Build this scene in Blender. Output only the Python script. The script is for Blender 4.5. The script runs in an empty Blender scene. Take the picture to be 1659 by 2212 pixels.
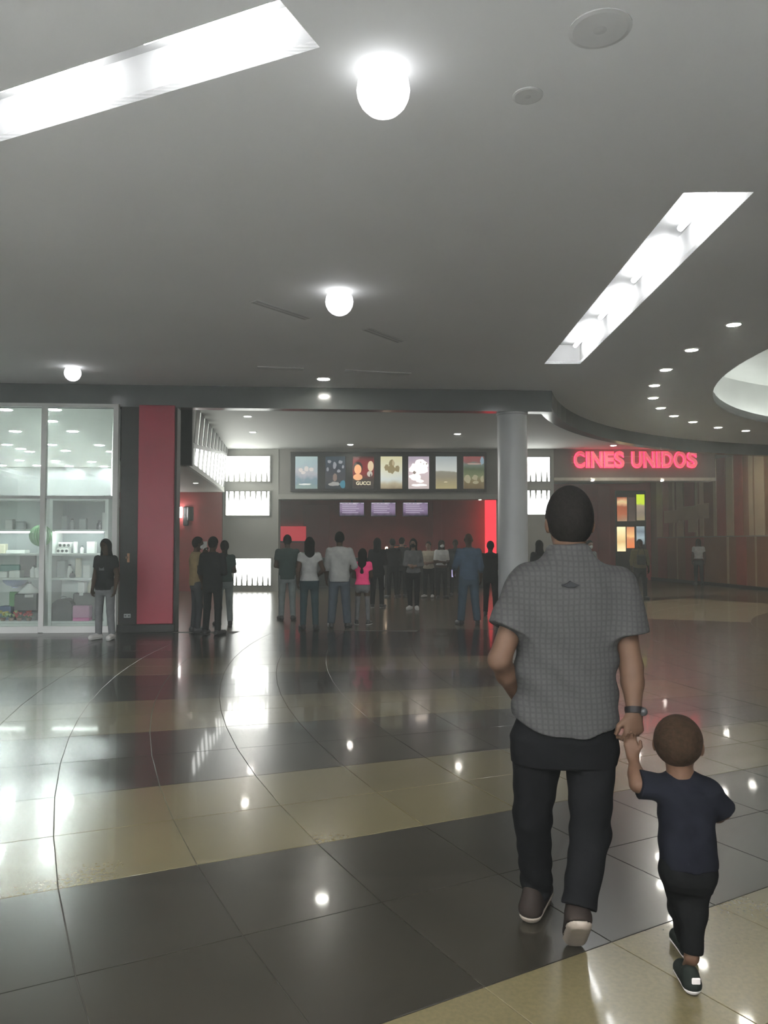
import bpy, bmesh, math, random
import numpy as np
from mathutils import Vector, Matrix

random.seed(7)
rng = np.random.default_rng(7)
scene = bpy.context.scene
col = scene.collection
PI = math.pi

# ------------------------------------------------------------------ camera, world, exposure
F, CX, CY, HOR, EYE = 1700.0, 829.5, 1106.0, 1174.0, 1.55      # focal length and horizon in pixels of the 1659 x 2212 frame
PITCH = math.atan((HOR - CY) / F)
cam_data = bpy.data.cameras.new('camera')
cam = bpy.data.objects.new('camera', cam_data)
col.objects.link(cam)
cam.location = (0, 0, EYE)
cam.rotation_euler = (PI / 2 + PITCH, 0, 0)
cam_data.sensor_fit = 'VERTICAL'
cam_data.sensor_height = 36.0
cam_data.lens = F / 2212.0 * 36.0
cam_data.clip_end = 200
scene.camera = cam

world = bpy.data.worlds.new('world')
scene.world = world
world.use_nodes = True
world.node_tree.nodes['Background'].inputs[0].default_value = (0.5, 0.52, 0.5, 1)
world.node_tree.nodes['Background'].inputs[1].default_value = 0.05

vs = scene.view_settings
vs.view_transform = 'Standard'
vs.look = 'None'
vs.gamma = 1.0
vs.use_curve_mapping = False
vs.exposure = 0.76

cy = scene.cycles
cy.use_light_tree = False
cy.max_bounces, cy.diffuse_bounces, cy.glossy_bounces, cy.transmission_bounces, cy.transparent_max_bounces, cy.volume_bounces = 5, 4, 3, 3, 8, 0
cy.use_adaptive_sampling = True
cy.adaptive_threshold = .04
cy.caustics_reflective = True
cy.blur_glossy = 2.0
cy.caustics_refractive = False

# light levels of the lamps, some of them added
L_TUBE, L_GLOBE, L_SPOT, L_SHOP, L_PANEL, L_RING = 30.0, 1.3, 180.0, 400.0, 6.5, 125.0
HAZE = 0.0080                             # density of the haze volume that imitates a veil on the lens


def ray(x, y):
    u = (x - CX) / F
    v = -(y - CY) / F
    return Vector((u, math.cos(PITCH) - v * math.sin(PITCH), math.sin(PITCH) + v * math.cos(PITCH)))


def at_d(x, y, d):
    r = ray(x, y)
    return r * (d / r.y) + Vector((0, 0, EYE))


def at_z(x, y, z):
    r = ray(x, y)
    return r * ((z - EYE) / r.z) + Vector((0, 0, EYE))


# ------------------------------------------------------------------ materials
def new_mat(name):
    m = bpy.data.materials.new(name)
    m.use_nodes = True
    nt = m.node_tree
    return m, nt, nt.nodes['Principled BSDF']


def mat(name, c, rough=0.5, var=0.12, scale=6.0, bump=0.0, spec=0.5, metal=0.0, coat=0.0, coat_rough=0.03, rnd=0.0, detail=4):
    m, nt, b = new_mat(name)
    tc = nt.nodes.new('ShaderNodeTexCoord')
    n = nt.nodes.new('ShaderNodeTexNoise')
    n.inputs['Scale'].default_value = scale
    n.inputs['Detail'].default_value = detail
    nt.links.new(tc.outputs['Object'], n.inputs['Vector'])
    r = nt.nodes.new('ShaderNodeValToRGB')
    r.color_ramp.elements[0].position = 0.3
    r.color_ramp.elements[1].position = 0.7
    r.color_ramp.elements[0].color = (c[0] * (1 - var), c[1] * (1 - var), c[2] * (1 - var), 1)
    r.color_ramp.elements[1].color = (min(1, c[0] * (1 + var)), min(1, c[1] * (1 + var)), min(1, c[2] * (1 + var)), 1)
    nt.links.new(n.outputs['Fac'], r.inputs['Fac'])
    out = r.outputs['Color']
    if rnd:
        oi = nt.nodes.new('ShaderNodeObjectInfo')
        mr = nt.nodes.new('ShaderNodeMapRange')
        mr.inputs['To Min'].default_value = 1 - rnd
        mr.inputs['To Max'].default_value = 1 + rnd
        nt.links.new(oi.outputs['Random'], mr.inputs['Value'])
        vm = nt.nodes.new('ShaderNodeVectorMath')
        vm.operation = 'SCALE'
        nt.links.new(out, vm.inputs[0])
        nt.links.new(mr.outputs['Result'], vm.inputs['Scale'])
        out = vm.outputs['Vector']
    nt.links.new(out, b.inputs['Base Color'])
    b.inputs['Roughness'].default_value = rough
    b.inputs['Metallic'].default_value = metal
    b.inputs['Specular IOR Level'].default_value = spec
    b.inputs['Coat Weight'].default_value = coat
    b.inputs['Coat Roughness'].default_value = coat_rough
    if bump:
        bp = nt.nodes.new('ShaderNodeBump')
        bp.inputs['Strength'].default_value = bump
        bp.inputs['Distance'].default_value = 0.02
        nt.links.new(n.outputs['Fac'], bp.inputs['Height'])
        nt.links.new(bp.outputs['Normal'], b.inputs['Normal'])
    return m


def emit(name, c, s, base=None):
    m, nt, b = new_mat(name)
    tc = nt.nodes.new('ShaderNodeTexCoord')
    n = nt.nodes.new('ShaderNodeTexNoise')
    n.inputs['Scale'].default_value = 3.0
    nt.links.new(tc.outputs['Object'], n.inputs['Vector'])
    r = nt.nodes.new('ShaderNodeValToRGB')
    r.color_ramp.elements[0].color = (c[0] * .96, c[1] * .96, c[2] * .96, 1)
    r.color_ramp.elements[1].color = (c[0], c[1], c[2], 1)
    nt.links.new(n.outputs['Fac'], r.inputs['Fac'])
    bc = base or c
    b.inputs['Base Color'].default_value = (bc[0], bc[1], bc[2], 1)
    nt.links.new(r.outputs['Color'], b.inputs['Emission Color'])
    b.inputs['Emission Strength'].default_value = s
    if s < 1.0:
        m.cycles.emission_sampling = 'NONE'
    b.inputs['Roughness'].default_value = 0.4
    return m


def granite(name, c, speck, rough, coat, rnd):
    """Polished stone: a broad cloud, fine crystals and dark specks, a soft sheen under a thin sharp polish."""
    m, nt, b = new_mat(name)
    N, Lk = nt.nodes.new, nt.links.new
    geo = N('ShaderNodeNewGeometry')
    n1 = N('ShaderNodeTexNoise'); n1.inputs['Scale'].default_value = 1.6; n1.inputs['Detail'].default_value = 3
    n2 = N('ShaderNodeTexNoise'); n2.inputs['Scale'].default_value = 55; n2.inputs['Detail'].default_value = 3
    v = N('ShaderNodeTexVoronoi'); v.inputs['Scale'].default_value = 60
    for q in (n1, n2, v):
        Lk(geo.outputs['Position'], q.inputs['Vector'])
    r1 = N('ShaderNodeValToRGB')
    r1.color_ramp.elements[0].position = .3; r1.color_ramp.elements[1].position = .7
    r1.color_ramp.elements[0].color = (c[0] * .86, c[1] * .86, c[2] * .84, 1)
    r1.color_ramp.elements[1].color = (c[0] * 1.12, c[1] * 1.12, c[2] * 1.1, 1)
    Lk(n1.outputs['Fac'], r1.inputs['Fac'])
    r2 = N('ShaderNodeValToRGB')
    r2.color_ramp.elements[0].position = .36; r2.color_ramp.elements[1].position = .62
    r2.color_ramp.elements[0].color = (.84, .84, .84, 1); r2.color_ramp.elements[1].color = (1.0, 1.0, 1.0, 1)
    Lk(n2.outputs['Fac'], r2.inputs['Fac'])
    mu = N('ShaderNodeMix'); mu.data_type = 'RGBA'; mu.blend_type = 'MULTIPLY'; mu.inputs[0].default_value = 1.0
    Lk(r1.outputs['Color'], mu.inputs[6]); Lk(r2.outputs['Color'], mu.inputs[7])
    r3 = N('ShaderNodeValToRGB')
    r3.color_ramp.elements[0].position = .10; r3.color_ramp.elements[1].position = .22
    r3.color_ramp.elements[0].color = (.75, .75, .75, 1); r3.color_ramp.elements[1].color = (0, 0, 0, 1)
    Lk(v.outputs['Distance'], r3.inputs['Fac'])
    mx = N('ShaderNodeMix'); mx.data_type = 'RGBA'
    Lk(r3.outputs['Color'], mx.inputs[0]); Lk(mu.outputs[2], mx.inputs[6])
    mx.inputs[7].default_value = (*speck, 1)
    r3.color_ramp.elements[0].color = (.28, .28, .28, 1)
    oi = N('ShaderNodeObjectInfo')
    mr = N('ShaderNodeMapRange'); mr.inputs['To Min'].default_value = 1 - rnd; mr.inputs['To Max'].default_value = 1 + rnd
    Lk(oi.outputs['Random'], mr.inputs['Value'])
    vm = N('ShaderNodeVectorMath'); vm.operation = 'SCALE'
    Lk(mx.outputs[2], vm.inputs[0]); Lk(mr.outputs['Result'], vm.inputs['Scale'])
    Lk(vm.outputs['Vector'], b.inputs['Base Color'])
    b.inputs['Roughness'].default_value = rough
    b.inputs['Specular IOR Level'].default_value = .4
    b.inputs['Coat Weight'].default_value = coat * .8
    b.inputs['Coat Roughness'].default_value = .05
    n3 = N('ShaderNodeTexNoise'); n3.inputs['Scale'].default_value = 5; n3.inputs['Detail'].default_value = 2
    Lk(geo.outputs['Position'], n3.inputs['Vector'])
    bp = N('ShaderNodeBump'); bp.inputs['Strength'].default_value = .025; bp.inputs['Distance'].default_value = .01
    Lk(n3.outputs['Fac'], bp.inputs['Height'])
    Lk(bp.outputs['Normal'], b.inputs['Normal'])
    return m


def check_cloth(name, base, line, pitch):
    """Woven check: thin darker lines both ways."""
    m, nt, b = new_mat(name)
    N, Lk = nt.nodes.new, nt.links.new
    tc = N('ShaderNodeTexCoord')
    nz = N('ShaderNodeTexNoise'); nz.inputs['Scale'].default_value = 5; nz.inputs['Detail'].default_value = 2
    Lk(tc.outputs['Object'], nz.inputs['Vector'])
    ad = N('ShaderNodeVectorMath'); ad.operation = 'MULTIPLY_ADD'
    ad.inputs[1].default_value = (.03, .03, .03)
    Lk(nz.outputs['Color'], ad.inputs[0]); Lk(tc.outputs['Object'], ad.inputs[2])
    cur = None
    for axis, w in (('X', .75), ('Z', .6)):
        wv = N('ShaderNodeTexWave')
        wv.bands_direction = axis
        wv.inputs['Scale'].default_value = .314 / pitch
        Lk(ad.outputs['Vector'], wv.inputs['Vector'])
        rp = N('ShaderNodeValToRGB')
        rp.color_ramp.elements[0].position = .12; rp.color_ramp.elements[1].position = .5
        rp.color_ramp.elements[0].color = (w, w, w, 1); rp.color_ramp.elements[1].color = (0, 0, 0, 1)
        Lk(wv.outputs['Color'], rp.inputs['Fac'])
        if cur is None:
            cur = rp.outputs['Color']
        else:
            mm = N('ShaderNodeMath'); mm.operation = 'MAXIMUM'
            Lk(cur, mm.inputs[0]); Lk(rp.outputs['Color'], mm.inputs[1])
            cur = mm.outputs[0]
    mx = N('ShaderNodeMix'); mx.data_type = 'RGBA'
    Lk(cur, mx.inputs[0])
    mx.inputs[6].default_value = (*base, 1); mx.inputs[7].default_value = (*line, 1)
    Lk(mx.outputs[2], b.inputs['Base Color'])
    b.inputs['Roughness'].default_value = .9
    b.inputs['Specular IOR Level'].default_value = .08
    n2 = N('ShaderNodeTexNoise'); n2.inputs['Scale'].default_value = 14; n2.inputs['Detail'].default_value = 4
    Lk(tc.outputs['Object'], n2.inputs['Vector'])
    bp = N('ShaderNodeBump'); bp.inputs['Strength'].default_value = .35; bp.inputs['Distance'].default_value = .02
    Lk(n2.outputs['Fac'], bp.inputs['Height']); Lk(bp.outputs['Normal'], b.inputs['Normal'])
    return m


def glass_mat(name, tint=(.93, .97, .95), refl=.10):
    m = bpy.data.materials.new(name)
    m.use_nodes = True
    nt = m.node_tree
    nt.nodes.clear()
    N, Lk = nt.nodes.new, nt.links.new
    o = N('ShaderNodeOutputMaterial')
    t = N('ShaderNodeBsdfTransparent'); t.inputs[0].default_value = (*tint, 1)
    g = N('ShaderNodeBsdfGlossy'); g.inputs['Roughness'].default_value = .02
    fr = N('ShaderNodeFresnel'); fr.inputs['IOR'].default_value = 1.45
    mr = N('ShaderNodeMath'); mr.operation = 'ADD'; mr.inputs[1].default_value = refl - .04
    Lk(fr.outputs[0], mr.inputs[0])
    mx = N('ShaderNodeMixShader')
    Lk(mr.outputs[0], mx.inputs[0]); Lk(t.outputs[0], mx.inputs[1]); Lk(g.outputs[0], mx.inputs[2])
    Lk(mx.outputs[0], o.inputs[0])
    return m


def print_mat(name, stops, strength, dist=.25, scale=6.0):
    """Backlit print: colours run up the sheet and are broken up by noise."""
    m, nt, b = new_mat(name)
    N, Lk = nt.nodes.new, nt.links.new
    tc = N('ShaderNodeTexCoord')
    sp = N('ShaderNodeSeparateXYZ'); Lk(tc.outputs['Generated'], sp.inputs[0])
    n = N('ShaderNodeTexNoise'); n.inputs['Scale'].default_value = scale; n.inputs['Detail'].default_value = 3
    Lk(tc.outputs['Object'], n.inputs['Vector'])
    a = N('ShaderNodeMath'); a.operation = 'SUBTRACT'; a.inputs[1].default_value = .5
    Lk(n.outputs['Fac'], a.inputs[0])
    mm = N('ShaderNodeMath'); mm.operation = 'MULTIPLY_ADD'; mm.inputs[1].default_value = dist
    Lk(a.outputs[0], mm.inputs[0]); Lk(sp.outputs['Z'], mm.inputs[2])
    r = N('ShaderNodeValToRGB')
    e = r.color_ramp.elements
    while len(e) < len(stops):
        e.new(.5)
    for q, (p, c) in zip(e, stops):
        q.position = p
        q.color = (*c, 1)
    Lk(mm.outputs[0], r.inputs['Fac'])
    Lk(r.outputs['Color'], b.inputs['Base Color'])
    Lk(r.outputs['Color'], b.inputs['Emission Color'])
    b.inputs['Emission Strength'].default_value = strength
    b.inputs['Roughness'].default_value = .25
    m.cycles.emission_sampling = 'NONE'
    return m


M = {}
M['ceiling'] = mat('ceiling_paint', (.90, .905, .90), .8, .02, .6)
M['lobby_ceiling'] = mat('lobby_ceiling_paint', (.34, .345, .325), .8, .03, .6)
M['white'] = mat('white_paint', (.78, .79, .77), .6, .03, 2)
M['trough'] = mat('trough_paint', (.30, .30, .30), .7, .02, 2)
M['fascia'] = mat('dark_fascia', (.11, .118, .116), .16, .1, 1.2, spec=.5)
M['soffit'] = mat('lobby_soffit', (.30, .30, .27), .6, .05, 1)
M['greywall'] = mat('grey_wall', (.26, .26, .23), .6, .08, 1)
M['bulkhead'] = mat('bulkhead_grey', (.19, .185, .165), .6, .08, 1)
M['redwall'] = mat('red_wall', (.42, .07, .07), .5, .12, 1)
M['redpanel'] = mat('red_panel', (.27, .025, .042), .4, .06, 2, spec=.3)
M['darkred'] = mat('dark_red_wall', (.40, .042, .038), .5, .2, 1.2)
M['darkstone'] = mat('dark_stone', (.022, .021, .019), .45, .2, 5, spec=.2)
M['black'] = mat('black_matte', (.018, .018, .018), .5, .2, 5)
M['steel'] = mat('column_paint', (.42, .44, .45), .3, .05, 1.5, spec=.5)
M['outer'] = mat('outer_wall', (.35, .35, .33), .7, .08, .8)
M['tube'] = emit('tube_light', (.98, 1, 1), L_TUBE)
M['added_tube'] = emit('added_tube_light', (.96, .985, 1), 680)  # stronger tubes for the added troughs behind the viewer
M['globe'] = emit('globe_light', (.97, .98, 1), L_GLOBE)
M['spot'] = emit('spot_light', (1, .96, .86), L_SPOT)
M['ring'] = emit('ring_light', (1, .98, .88), L_RING)
M['shoplight'] = emit('shop_light', (.95, 1, .98), L_SHOP)
M['panel'] = emit('panel_light', (.97, 1, .95), L_PANEL)
M['panel_dim'] = emit('panel_light_dim', (.75, .8, .72), .75)
M['tan'] = granite('tan_granite', (.086, .072, .037), (.045, .038, .022), .24, .26, .05)
M['dark'] = granite('dark_granite', (.017, .0145, .0105), (.009, .008, .006), .24, .26, .07)
M['cream_stone'] = granite('cream_granite', (.24, .20, .12), (.11, .09, .06), .26, .26, .05)
M['brown'] = granite('brown_granite', (.040, .027, .015), (.022, .016, .009), .26, .26, .05)
M['grout'] = mat('grout', (.05, .047, .04), .7, .15, 8)
M['glass'] = glass_mat('shop_glass')
M['skin'] = mat('skin', (.050, .028, .017), .6, .12, 20, spec=.12)
M['skin_pale'] = mat('skin_pale', (.27, .165, .12), .55, .1, 20, spec=.35)
M['skin_dark'] = mat('skin_dark', (.045, .024, .014), .6, .1, 20, spec=.12)
M['hair'] = mat('dark_hair', (.005, .0042, .0036), .9, .4, 60, bump=.3, spec=.05)
M['hair_brown'] = mat('brown_hair', (.013, .0072, .004), .9, .4, 60, bump=.3, spec=.05)
M['eye'] = mat('eye', (.02, .015, .012), .2, .1)


def cloth(name, c, var=.15, scale=9):
    return mat(name, c, .9, var, scale, bump=.35, spec=.03)


# ------------------------------------------------------------------ geometry helpers
class MB:
    def __init__(s):
        s.v = []
        s.f = []
        s.m = []

    def add(s, vs_, fs, mi=0):
        o = len(s.v)
        s.v += [tuple(q) for q in vs_]
        s.f += [tuple(i + o for i in q) for q in fs]
        s.m += [mi] * len(fs)
        return s

    def box(s, c, size, rz=0.0, mi=0, rot=None):
        R_ = rot if rot is not None else Matrix.Rotation(rz, 3, 'Z')
        c = Vector(c)
        h = Vector(size) / 2
        vs_ = [c + R_ @ Vector((x * h.x, y * h.y, z * h.z)) for x in (-1, 1) for y in (-1, 1) for z in (-1, 1)]
        return s.add(vs_, [(0, 1, 3, 2), (4, 6, 7, 5), (0, 4, 5, 1), (2, 3, 7, 6), (0, 2, 6, 4), (1, 5, 7, 3)], mi)

    def span(s, a, b, mi=0):
        a, b = Vector(a), Vector(b)
        return s.box((a + b) / 2, b - a, mi=mi)

    def rbox(s, c, size, bev, rz=0.0, mi=0):
        """Box with chamfered edges."""
        R_ = Matrix.Rotation(rz, 3, 'Z')
        c = Vector(c)
        h = Vector(size) / 2
        bev = min(bev, min(h) * .9)
        idx = {}
        vs_ = []
        for x in (-1, 1):
            for y in (-1, 1):
                for z in (-1, 1):
                    for ax in range(3):
                        p = Vector((x * h.x, y * h.y, z * h.z))
                        for k in range(3):
                            if k != ax:
                                p[k] -= bev * (1 if p[k] > 0 else -1)
                        idx[(x, y, z, ax)] = len(vs_)
                        vs_.append(c + R_ @ p)
        fs = []
        S = (-1, 1)
        for q in S:
            fs += [[idx[(q, -1, -1, 0)], idx[(q, 1, -1, 0)], idx[(q, 1, 1, 0)], idx[(q, -1, 1, 0)]],
                   [idx[(-1, q, -1, 1)], idx[(-1, q, 1, 1)], idx[(1, q, 1, 1)], idx[(1, q, -1, 1)]],
                   [idx[(-1, -1, q, 2)], idx[(1, -1, q, 2)], idx[(1, 1, q, 2)], idx[(-1, 1, q, 2)]]]
        for a in S:
            for b in S:
                fs += [[idx[(-1, a, b, 1)], idx[(1, a, b, 1)], idx[(1, a, b, 2)], idx[(-1, a, b, 2)]],
                       [idx[(a, -1, b, 0)], idx[(a, 1, b, 0)], idx[(a, 1, b, 2)], idx[(a, -1, b, 2)]],
                       [idx[(a, b, -1, 0)], idx[(a, b, 1, 0)], idx[(a, b, 1, 1)], idx[(a, b, -1, 1)]]]
        for x in S:
            for y in S:
                for z in S:
                    fs.append([idx[(x, y, z, 0)], idx[(x, y, z, 1)], idx[(x, y, z, 2)]])
        return s.add(vs_, fs, mi)

    def prism(s, poly, z0, z1, mi=0):
        n = len(poly)
        vs_ = [(x, y, z0) for x, y in poly] + [(x, y, z1) for x, y in poly]
        fs = [tuple(range(n))[::-1], tuple(range(n, 2 * n))] + [(i, (i + 1) % n, n + (i + 1) % n, n + i) for i in range(n)]
        return s.add(vs_, fs, mi)

    def lathe(s, prof, c=(0, 0, 0), n=24, mi=0, caps=True):
        """Profile of (radius, z) turned about the z axis through c."""
        vs_ = []
        for r, z in prof:
            for i in range(n):
                a = 2 * PI * i / n
                vs_.append((c[0] + r * math.cos(a), c[1] + r * math.sin(a), c[2] + z))
        fs = []
        for j in range(len(prof) - 1):
            for i in range(n):
                fs.append((j * n + i, j * n + (i + 1) % n, (j + 1) * n + (i + 1) % n, (j + 1) * n + i))
        if caps and prof[0][0] > 1e-4:
            fs.append(tuple(range(n))[::-1])
        if caps and prof[-1][0] > 1e-4:
            fs.append(tuple((len(prof) - 1) * n + i for i in range(n)))
        return s.add(vs_, fs, mi)

    def ball(s, c, r, n=16, mi=0, sz=1.0):
        return s.lathe([(r * math.sin(PI * j / (n // 2)) + 1e-5, -sz * r * math.cos(PI * j / (n // 2))) for j in range(n // 2 + 1)], c, n, mi)

    def tube(s, pts, r, n=10, mi=0):
        pts = [Vector(p) for p in pts]
        vs_ = []
        for i, p in enumerate(pts):
            t = (pts[min(i + 1, len(pts) - 1)] - pts[max(i - 1, 0)]).normalized()
            u = t.cross(Vector((0, 0, 1)))
            u = t.cross(Vector((1, 0, 0))) if u.length < .05 else u
            u.normalize()
            w = t.cross(u)
            rr = r[i] if isinstance(r, (list, tuple)) else r
            vs_ += [p + (u * math.cos(2 * PI * k / n) + w * math.sin(2 * PI * k / n)) * rr for k in range(n)]
        fs = [(i * n + k, i * n + (k + 1) % n, (i + 1) * n + (k + 1) % n, (i + 1) * n + k) for i in range(len(pts) - 1) for k in range(n)]
        fs += [tuple(range(n))[::-1], tuple((len(pts) - 1) * n + k for k in range(n))]
        return s.add(vs_, fs, mi)

    def wall(s, line, th, z0, z1, mi=0):
        """Upright slab along a polyline; the thickness goes to the line's left."""
        P = [Vector((p[0], p[1])) for p in line]
        Q = []
        for i, p in enumerate(P):
            t = (P[min(i + 1, len(P) - 1)] - P[max(i - 1, 0)]).normalized()
            Q.append(p + Vector((-t.y, t.x)) * th)
        n = len(P)
        vs_ = [(p.x, p.y, z) for z in (z0, z1) for p in P] + [(p.x, p.y, z) for z in (z0, z1) for p in Q]
        fs = []
        for i in range(n - 1):
            fs += [(i, i + 1, n + i + 1, n + i), (2 * n + i + 1, 2 * n + i, 3 * n + i, 3 * n + i + 1),
                   (i, 2 * n + i, 2 * n + i + 1, i + 1), (n + i, n + i + 1, 3 * n + i + 1, 3 * n + i)]
        fs += [(0, n, 3 * n, 2 * n), (n - 1, 3 * n - 1, 4 * n - 1, 2 * n - 1)]
        return s.add(vs_, fs, mi)

    def mesh(s, name, mats, smooth=False):
        me = bpy.data.meshes.new(name)
        me.from_pydata(s.v, [], s.f)
        bm = bmesh.new()
        bm.from_mesh(me)
        bmesh.ops.recalc_face_normals(bm, faces=bm.faces)
        bm.to_mesh(me)
        bm.free()
        for m_ in (mats if isinstance(mats, (list, tuple)) else [mats]):
            me.materials.append(m_)
        me.polygons.foreach_set('material_index', s.m)
        if smooth:
            me.polygons.foreach_set('use_smooth', [True] * len(me.polygons))
            try:
                me.set_sharp_from_angle(angle=math.radians(38))
            except Exception:
                pass
        me.update()
        return me

    def build(s, name, mats, parent=None, smooth=False, loc=None):
        return link(name, s.mesh(name, mats, smooth), parent, loc)


def link(name, me, parent=None, loc=None, rz=0.0):
    o = bpy.data.objects.new(name, me)
    col.objects.link(o)
    o.parent = parent
    if loc is not None:
        o.location = loc
    o.rotation_euler = (0, 0, rz)
    return o


def tag(o, label=None, cat=None, group=None, kind=None):
    if label: o['label'] = label
    if cat: o['category'] = cat
    if group: o['group'] = group
    if kind: o['kind'] = kind
    return o


def thing(name, label, cat, loc=(0, 0, 0), rz=0.0, group=None):
    o = bpy.data.objects.new(name, None)
    o.empty_display_size = .1
    col.objects.link(o)
    o.location = loc
    o.rotation_euler = (0, 0, rz)
    return tag(o, label, cat, group)


def struct(name, mb, m, label, cat, smooth=False):
    return tag(mb.build(name, m, smooth=smooth), label, cat, kind='structure')


def dup(root, loc, label, rz=None):
    r = root.copy()
    col.objects.link(r)
    r.location = loc
    if rz is not None:
        r.rotation_euler = (0, 0, rz)
    r['label'] = label
    for ch in root.children:
        c = ch.copy()
        col.objects.link(c)
        c.parent = r
        for g in ch.children:
            d = g.copy()
            col.objects.link(d)
            d.parent = c
    return r


def curve_mesh(cu, name):
    tmp = bpy.data.objects.new('tmp', cu)
    col.objects.link(tmp)
    dg = bpy.context.evaluated_depsgraph_get()
    me = bpy.data.meshes.new_from_object(tmp.evaluated_get(dg))
    me.name = name
    bpy.data.objects.remove(tmp)
    return me


def plate(name, outer, holes, z0, z1, m):
    """Flat slab with holes."""
    cu = bpy.data.curves.new(name, 'CURVE')
    cu.dimensions = '2D'
    cu.fill_mode = 'BOTH'
    cu.extrude = (z1 - z0) / 2
    for poly in [outer] + holes:
        sp = cu.splines.new('POLY')
        sp.points.add(len(poly) - 1)
        for q, (x, y) in zip(sp.points, poly):
            q.co = (x, y, 0, 1)
        sp.use_cyclic_u = True
    me = curve_mesh(cu, name)
    me.transform(Matrix.Translation((0, 0, (z0 + z1) / 2)))
    me.materials.clear()
    me.materials.append(m)
    return link(name, me)


def text_mesh(ch, size, depth, m, bold=0.0, name='letter'):
    cu = bpy.data.curves.new('text', 'FONT')
    cu.body = ch
    cu.size = size
    cu.extrude = depth / 2
    cu.offset = bold
    cu.align_x = 'CENTER'
    me = curve_mesh(cu, name)
    me.transform(Matrix.Rotation(PI / 2, 4, 'X'))
    me.materials.clear()
    me.materials.append(m)
    return me


ORD = ['first', 'second', 'third', 'fourth', 'fifth', 'sixth', 'seventh', 'eighth', 'ninth', 'tenth', 'eleventh', 'twelfth']


def arc(c, r, a0, a1, n):
    return [(c[0] + r * math.cos(math.radians(a0 + (a1 - a0) * i / n)), c[1] + r * math.sin(math.radians(a0 + (a1 - a0) * i / n))) for i in range(n + 1)]


# ------------------------------------------------------------------ the setting: ceilings, beam, walls
H_C, H_L = 4.36, 4.64                    # hall ceiling and lobby ceiling
ROT = (14.0, 11.45)                      # centre of the rotunda
R_F, R_D = 11.3, 8.45                    # dark fascia ring and raised coffer


def fac(x):                              # line of the shop fronts
    return 14.18 + .071 * x


A_MEET = 164.9
arc_out = arc(ROT, R_F, 0, A_MEET, 64)
outer = [(-13, -8), (26, -8), (26, ROT[1])] + arc_out + [(-13, fac(-13))]


def rect_along(p, q, w):
    """Rectangle whose one long side runs p to q, width w to the left of that direction."""
    p, q = Vector(p), Vector(q)
    t = (q - p).normalized()
    n = Vector((-t.y, t.x)) * w
    return [tuple(p), tuple(q), tuple(q + n), tuple(p + n)]


strip_r = rect_along((2.96, 6.19), (3.07, 12.22), .56)
strip_l = rect_along((-.54, 3.96), (-5.40, 6.15), -.43)
added_strip_r = rect_along((2.86, -2.4), (2.95, 3.6), .56)  # this and the next: unseen troughs overhead, added to lift the ceiling
added_strip_l = rect_along((-.9, .2), (-5.3, 2.2), -.43)
added_troughs = [rect_along((x_, -6.6), (x_ + .06, -.6), .56) for x_ in (-11.8, -9.3, -6.8, -4.3, -1.8, .8)]  # unseen troughs behind the viewer, added to brighten the hall ceiling
ceil = plate('ceiling', outer, [strip_r, strip_l[::-1], added_strip_r, added_strip_l[::-1], *added_troughs, arc((14.0, 11.5), R_D, 0, 357, 119)], H_C, H_C + .05, M['ceiling'])
tag(ceil, 'pale grey painted hall ceiling with recessed light troughs', 'ceiling', kind='structure')

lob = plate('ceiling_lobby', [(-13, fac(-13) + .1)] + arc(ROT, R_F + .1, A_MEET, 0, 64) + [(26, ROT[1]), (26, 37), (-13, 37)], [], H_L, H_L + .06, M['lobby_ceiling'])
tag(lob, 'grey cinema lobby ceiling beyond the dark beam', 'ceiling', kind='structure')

fas = MB().wall([(-13, fac(-13)), (-6, fac(-6)), (0, fac(0)), arc_out[-1]], .26, 3.97, H_L + .02)
fas.wall(arc_out[::-1], .26, 4.05, H_L + .02)
struct('trim_1', fas, M['fascia'], 'dark beam over the shop fronts that sweeps round the rotunda', 'beam')

dm = MB()
ring_in = arc((14.0, 11.5), R_D, 0, 357, 119)
ring = arc((14.0, 11.5), R_D + .75, 0, 357, 119)
for i in range(120):
    a, b = ring[i], ring[(i + 1) % 120]
    dm.add([(a[0], a[1], H_C + .06), (b[0], b[1], H_C + .06), (b[0], b[1], 5.5), (a[0], a[1], 5.5)], [(0, 1, 2, 3)])
    c, d = ring_in[i], ring_in[(i + 1) % 120]
    dm.add([(c[0], c[1], H_C), (d[0], d[1], H_C), (d[0], d[1], H_C + .16), (c[0], c[1], H_C + .16)], [(0, 1, 2, 3)])
    dm.add([(c[0], c[1], H_C + .06), (d[0], d[1], H_C + .06), (b[0], b[1], H_C + .06), (a[0], a[1], H_C + .06)], [(0, 1, 2, 3)])
dm.add([(x, y, 5.5) for x, y in ring], [tuple(range(120))])
struct('ceiling_coffer', dm, M['white'], 'raised round white coffer above the rotunda', 'ceiling')

# outer shell
struct('wall_rear', MB().span((-13.2, -8.2, 0), (26.2, -8, 5.6)), M['white'], 'unseen hall wall behind the viewer, made white to bounce light', 'wall')  # out of view; kept white to throw light at the ceiling
struct('wall_left', MB().span((-13.2, -8, 0), (-13, 37, 5.6)), M['outer'], 'plain side wall past the glass shop', 'wall')
struct('wall_right', MB().span((26, -8, 0), (26.2, 37, 5.6)), M['outer'], 'plain wall on the far side of the rotunda', 'wall')
struct('wall_far', MB().span((-13, 36.8, 0), (26, 37, 5.6)), M['darkred'], 'dark wall closing the cinema corridor', 'wall')
lid = MB().span((-13.2, -8.2, 5.6), (26.2, 37.2, 5.7))
struct('ceiling_slab', lid, M['outer'], 'structural slab above the suspended ceilings', 'ceiling')

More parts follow.
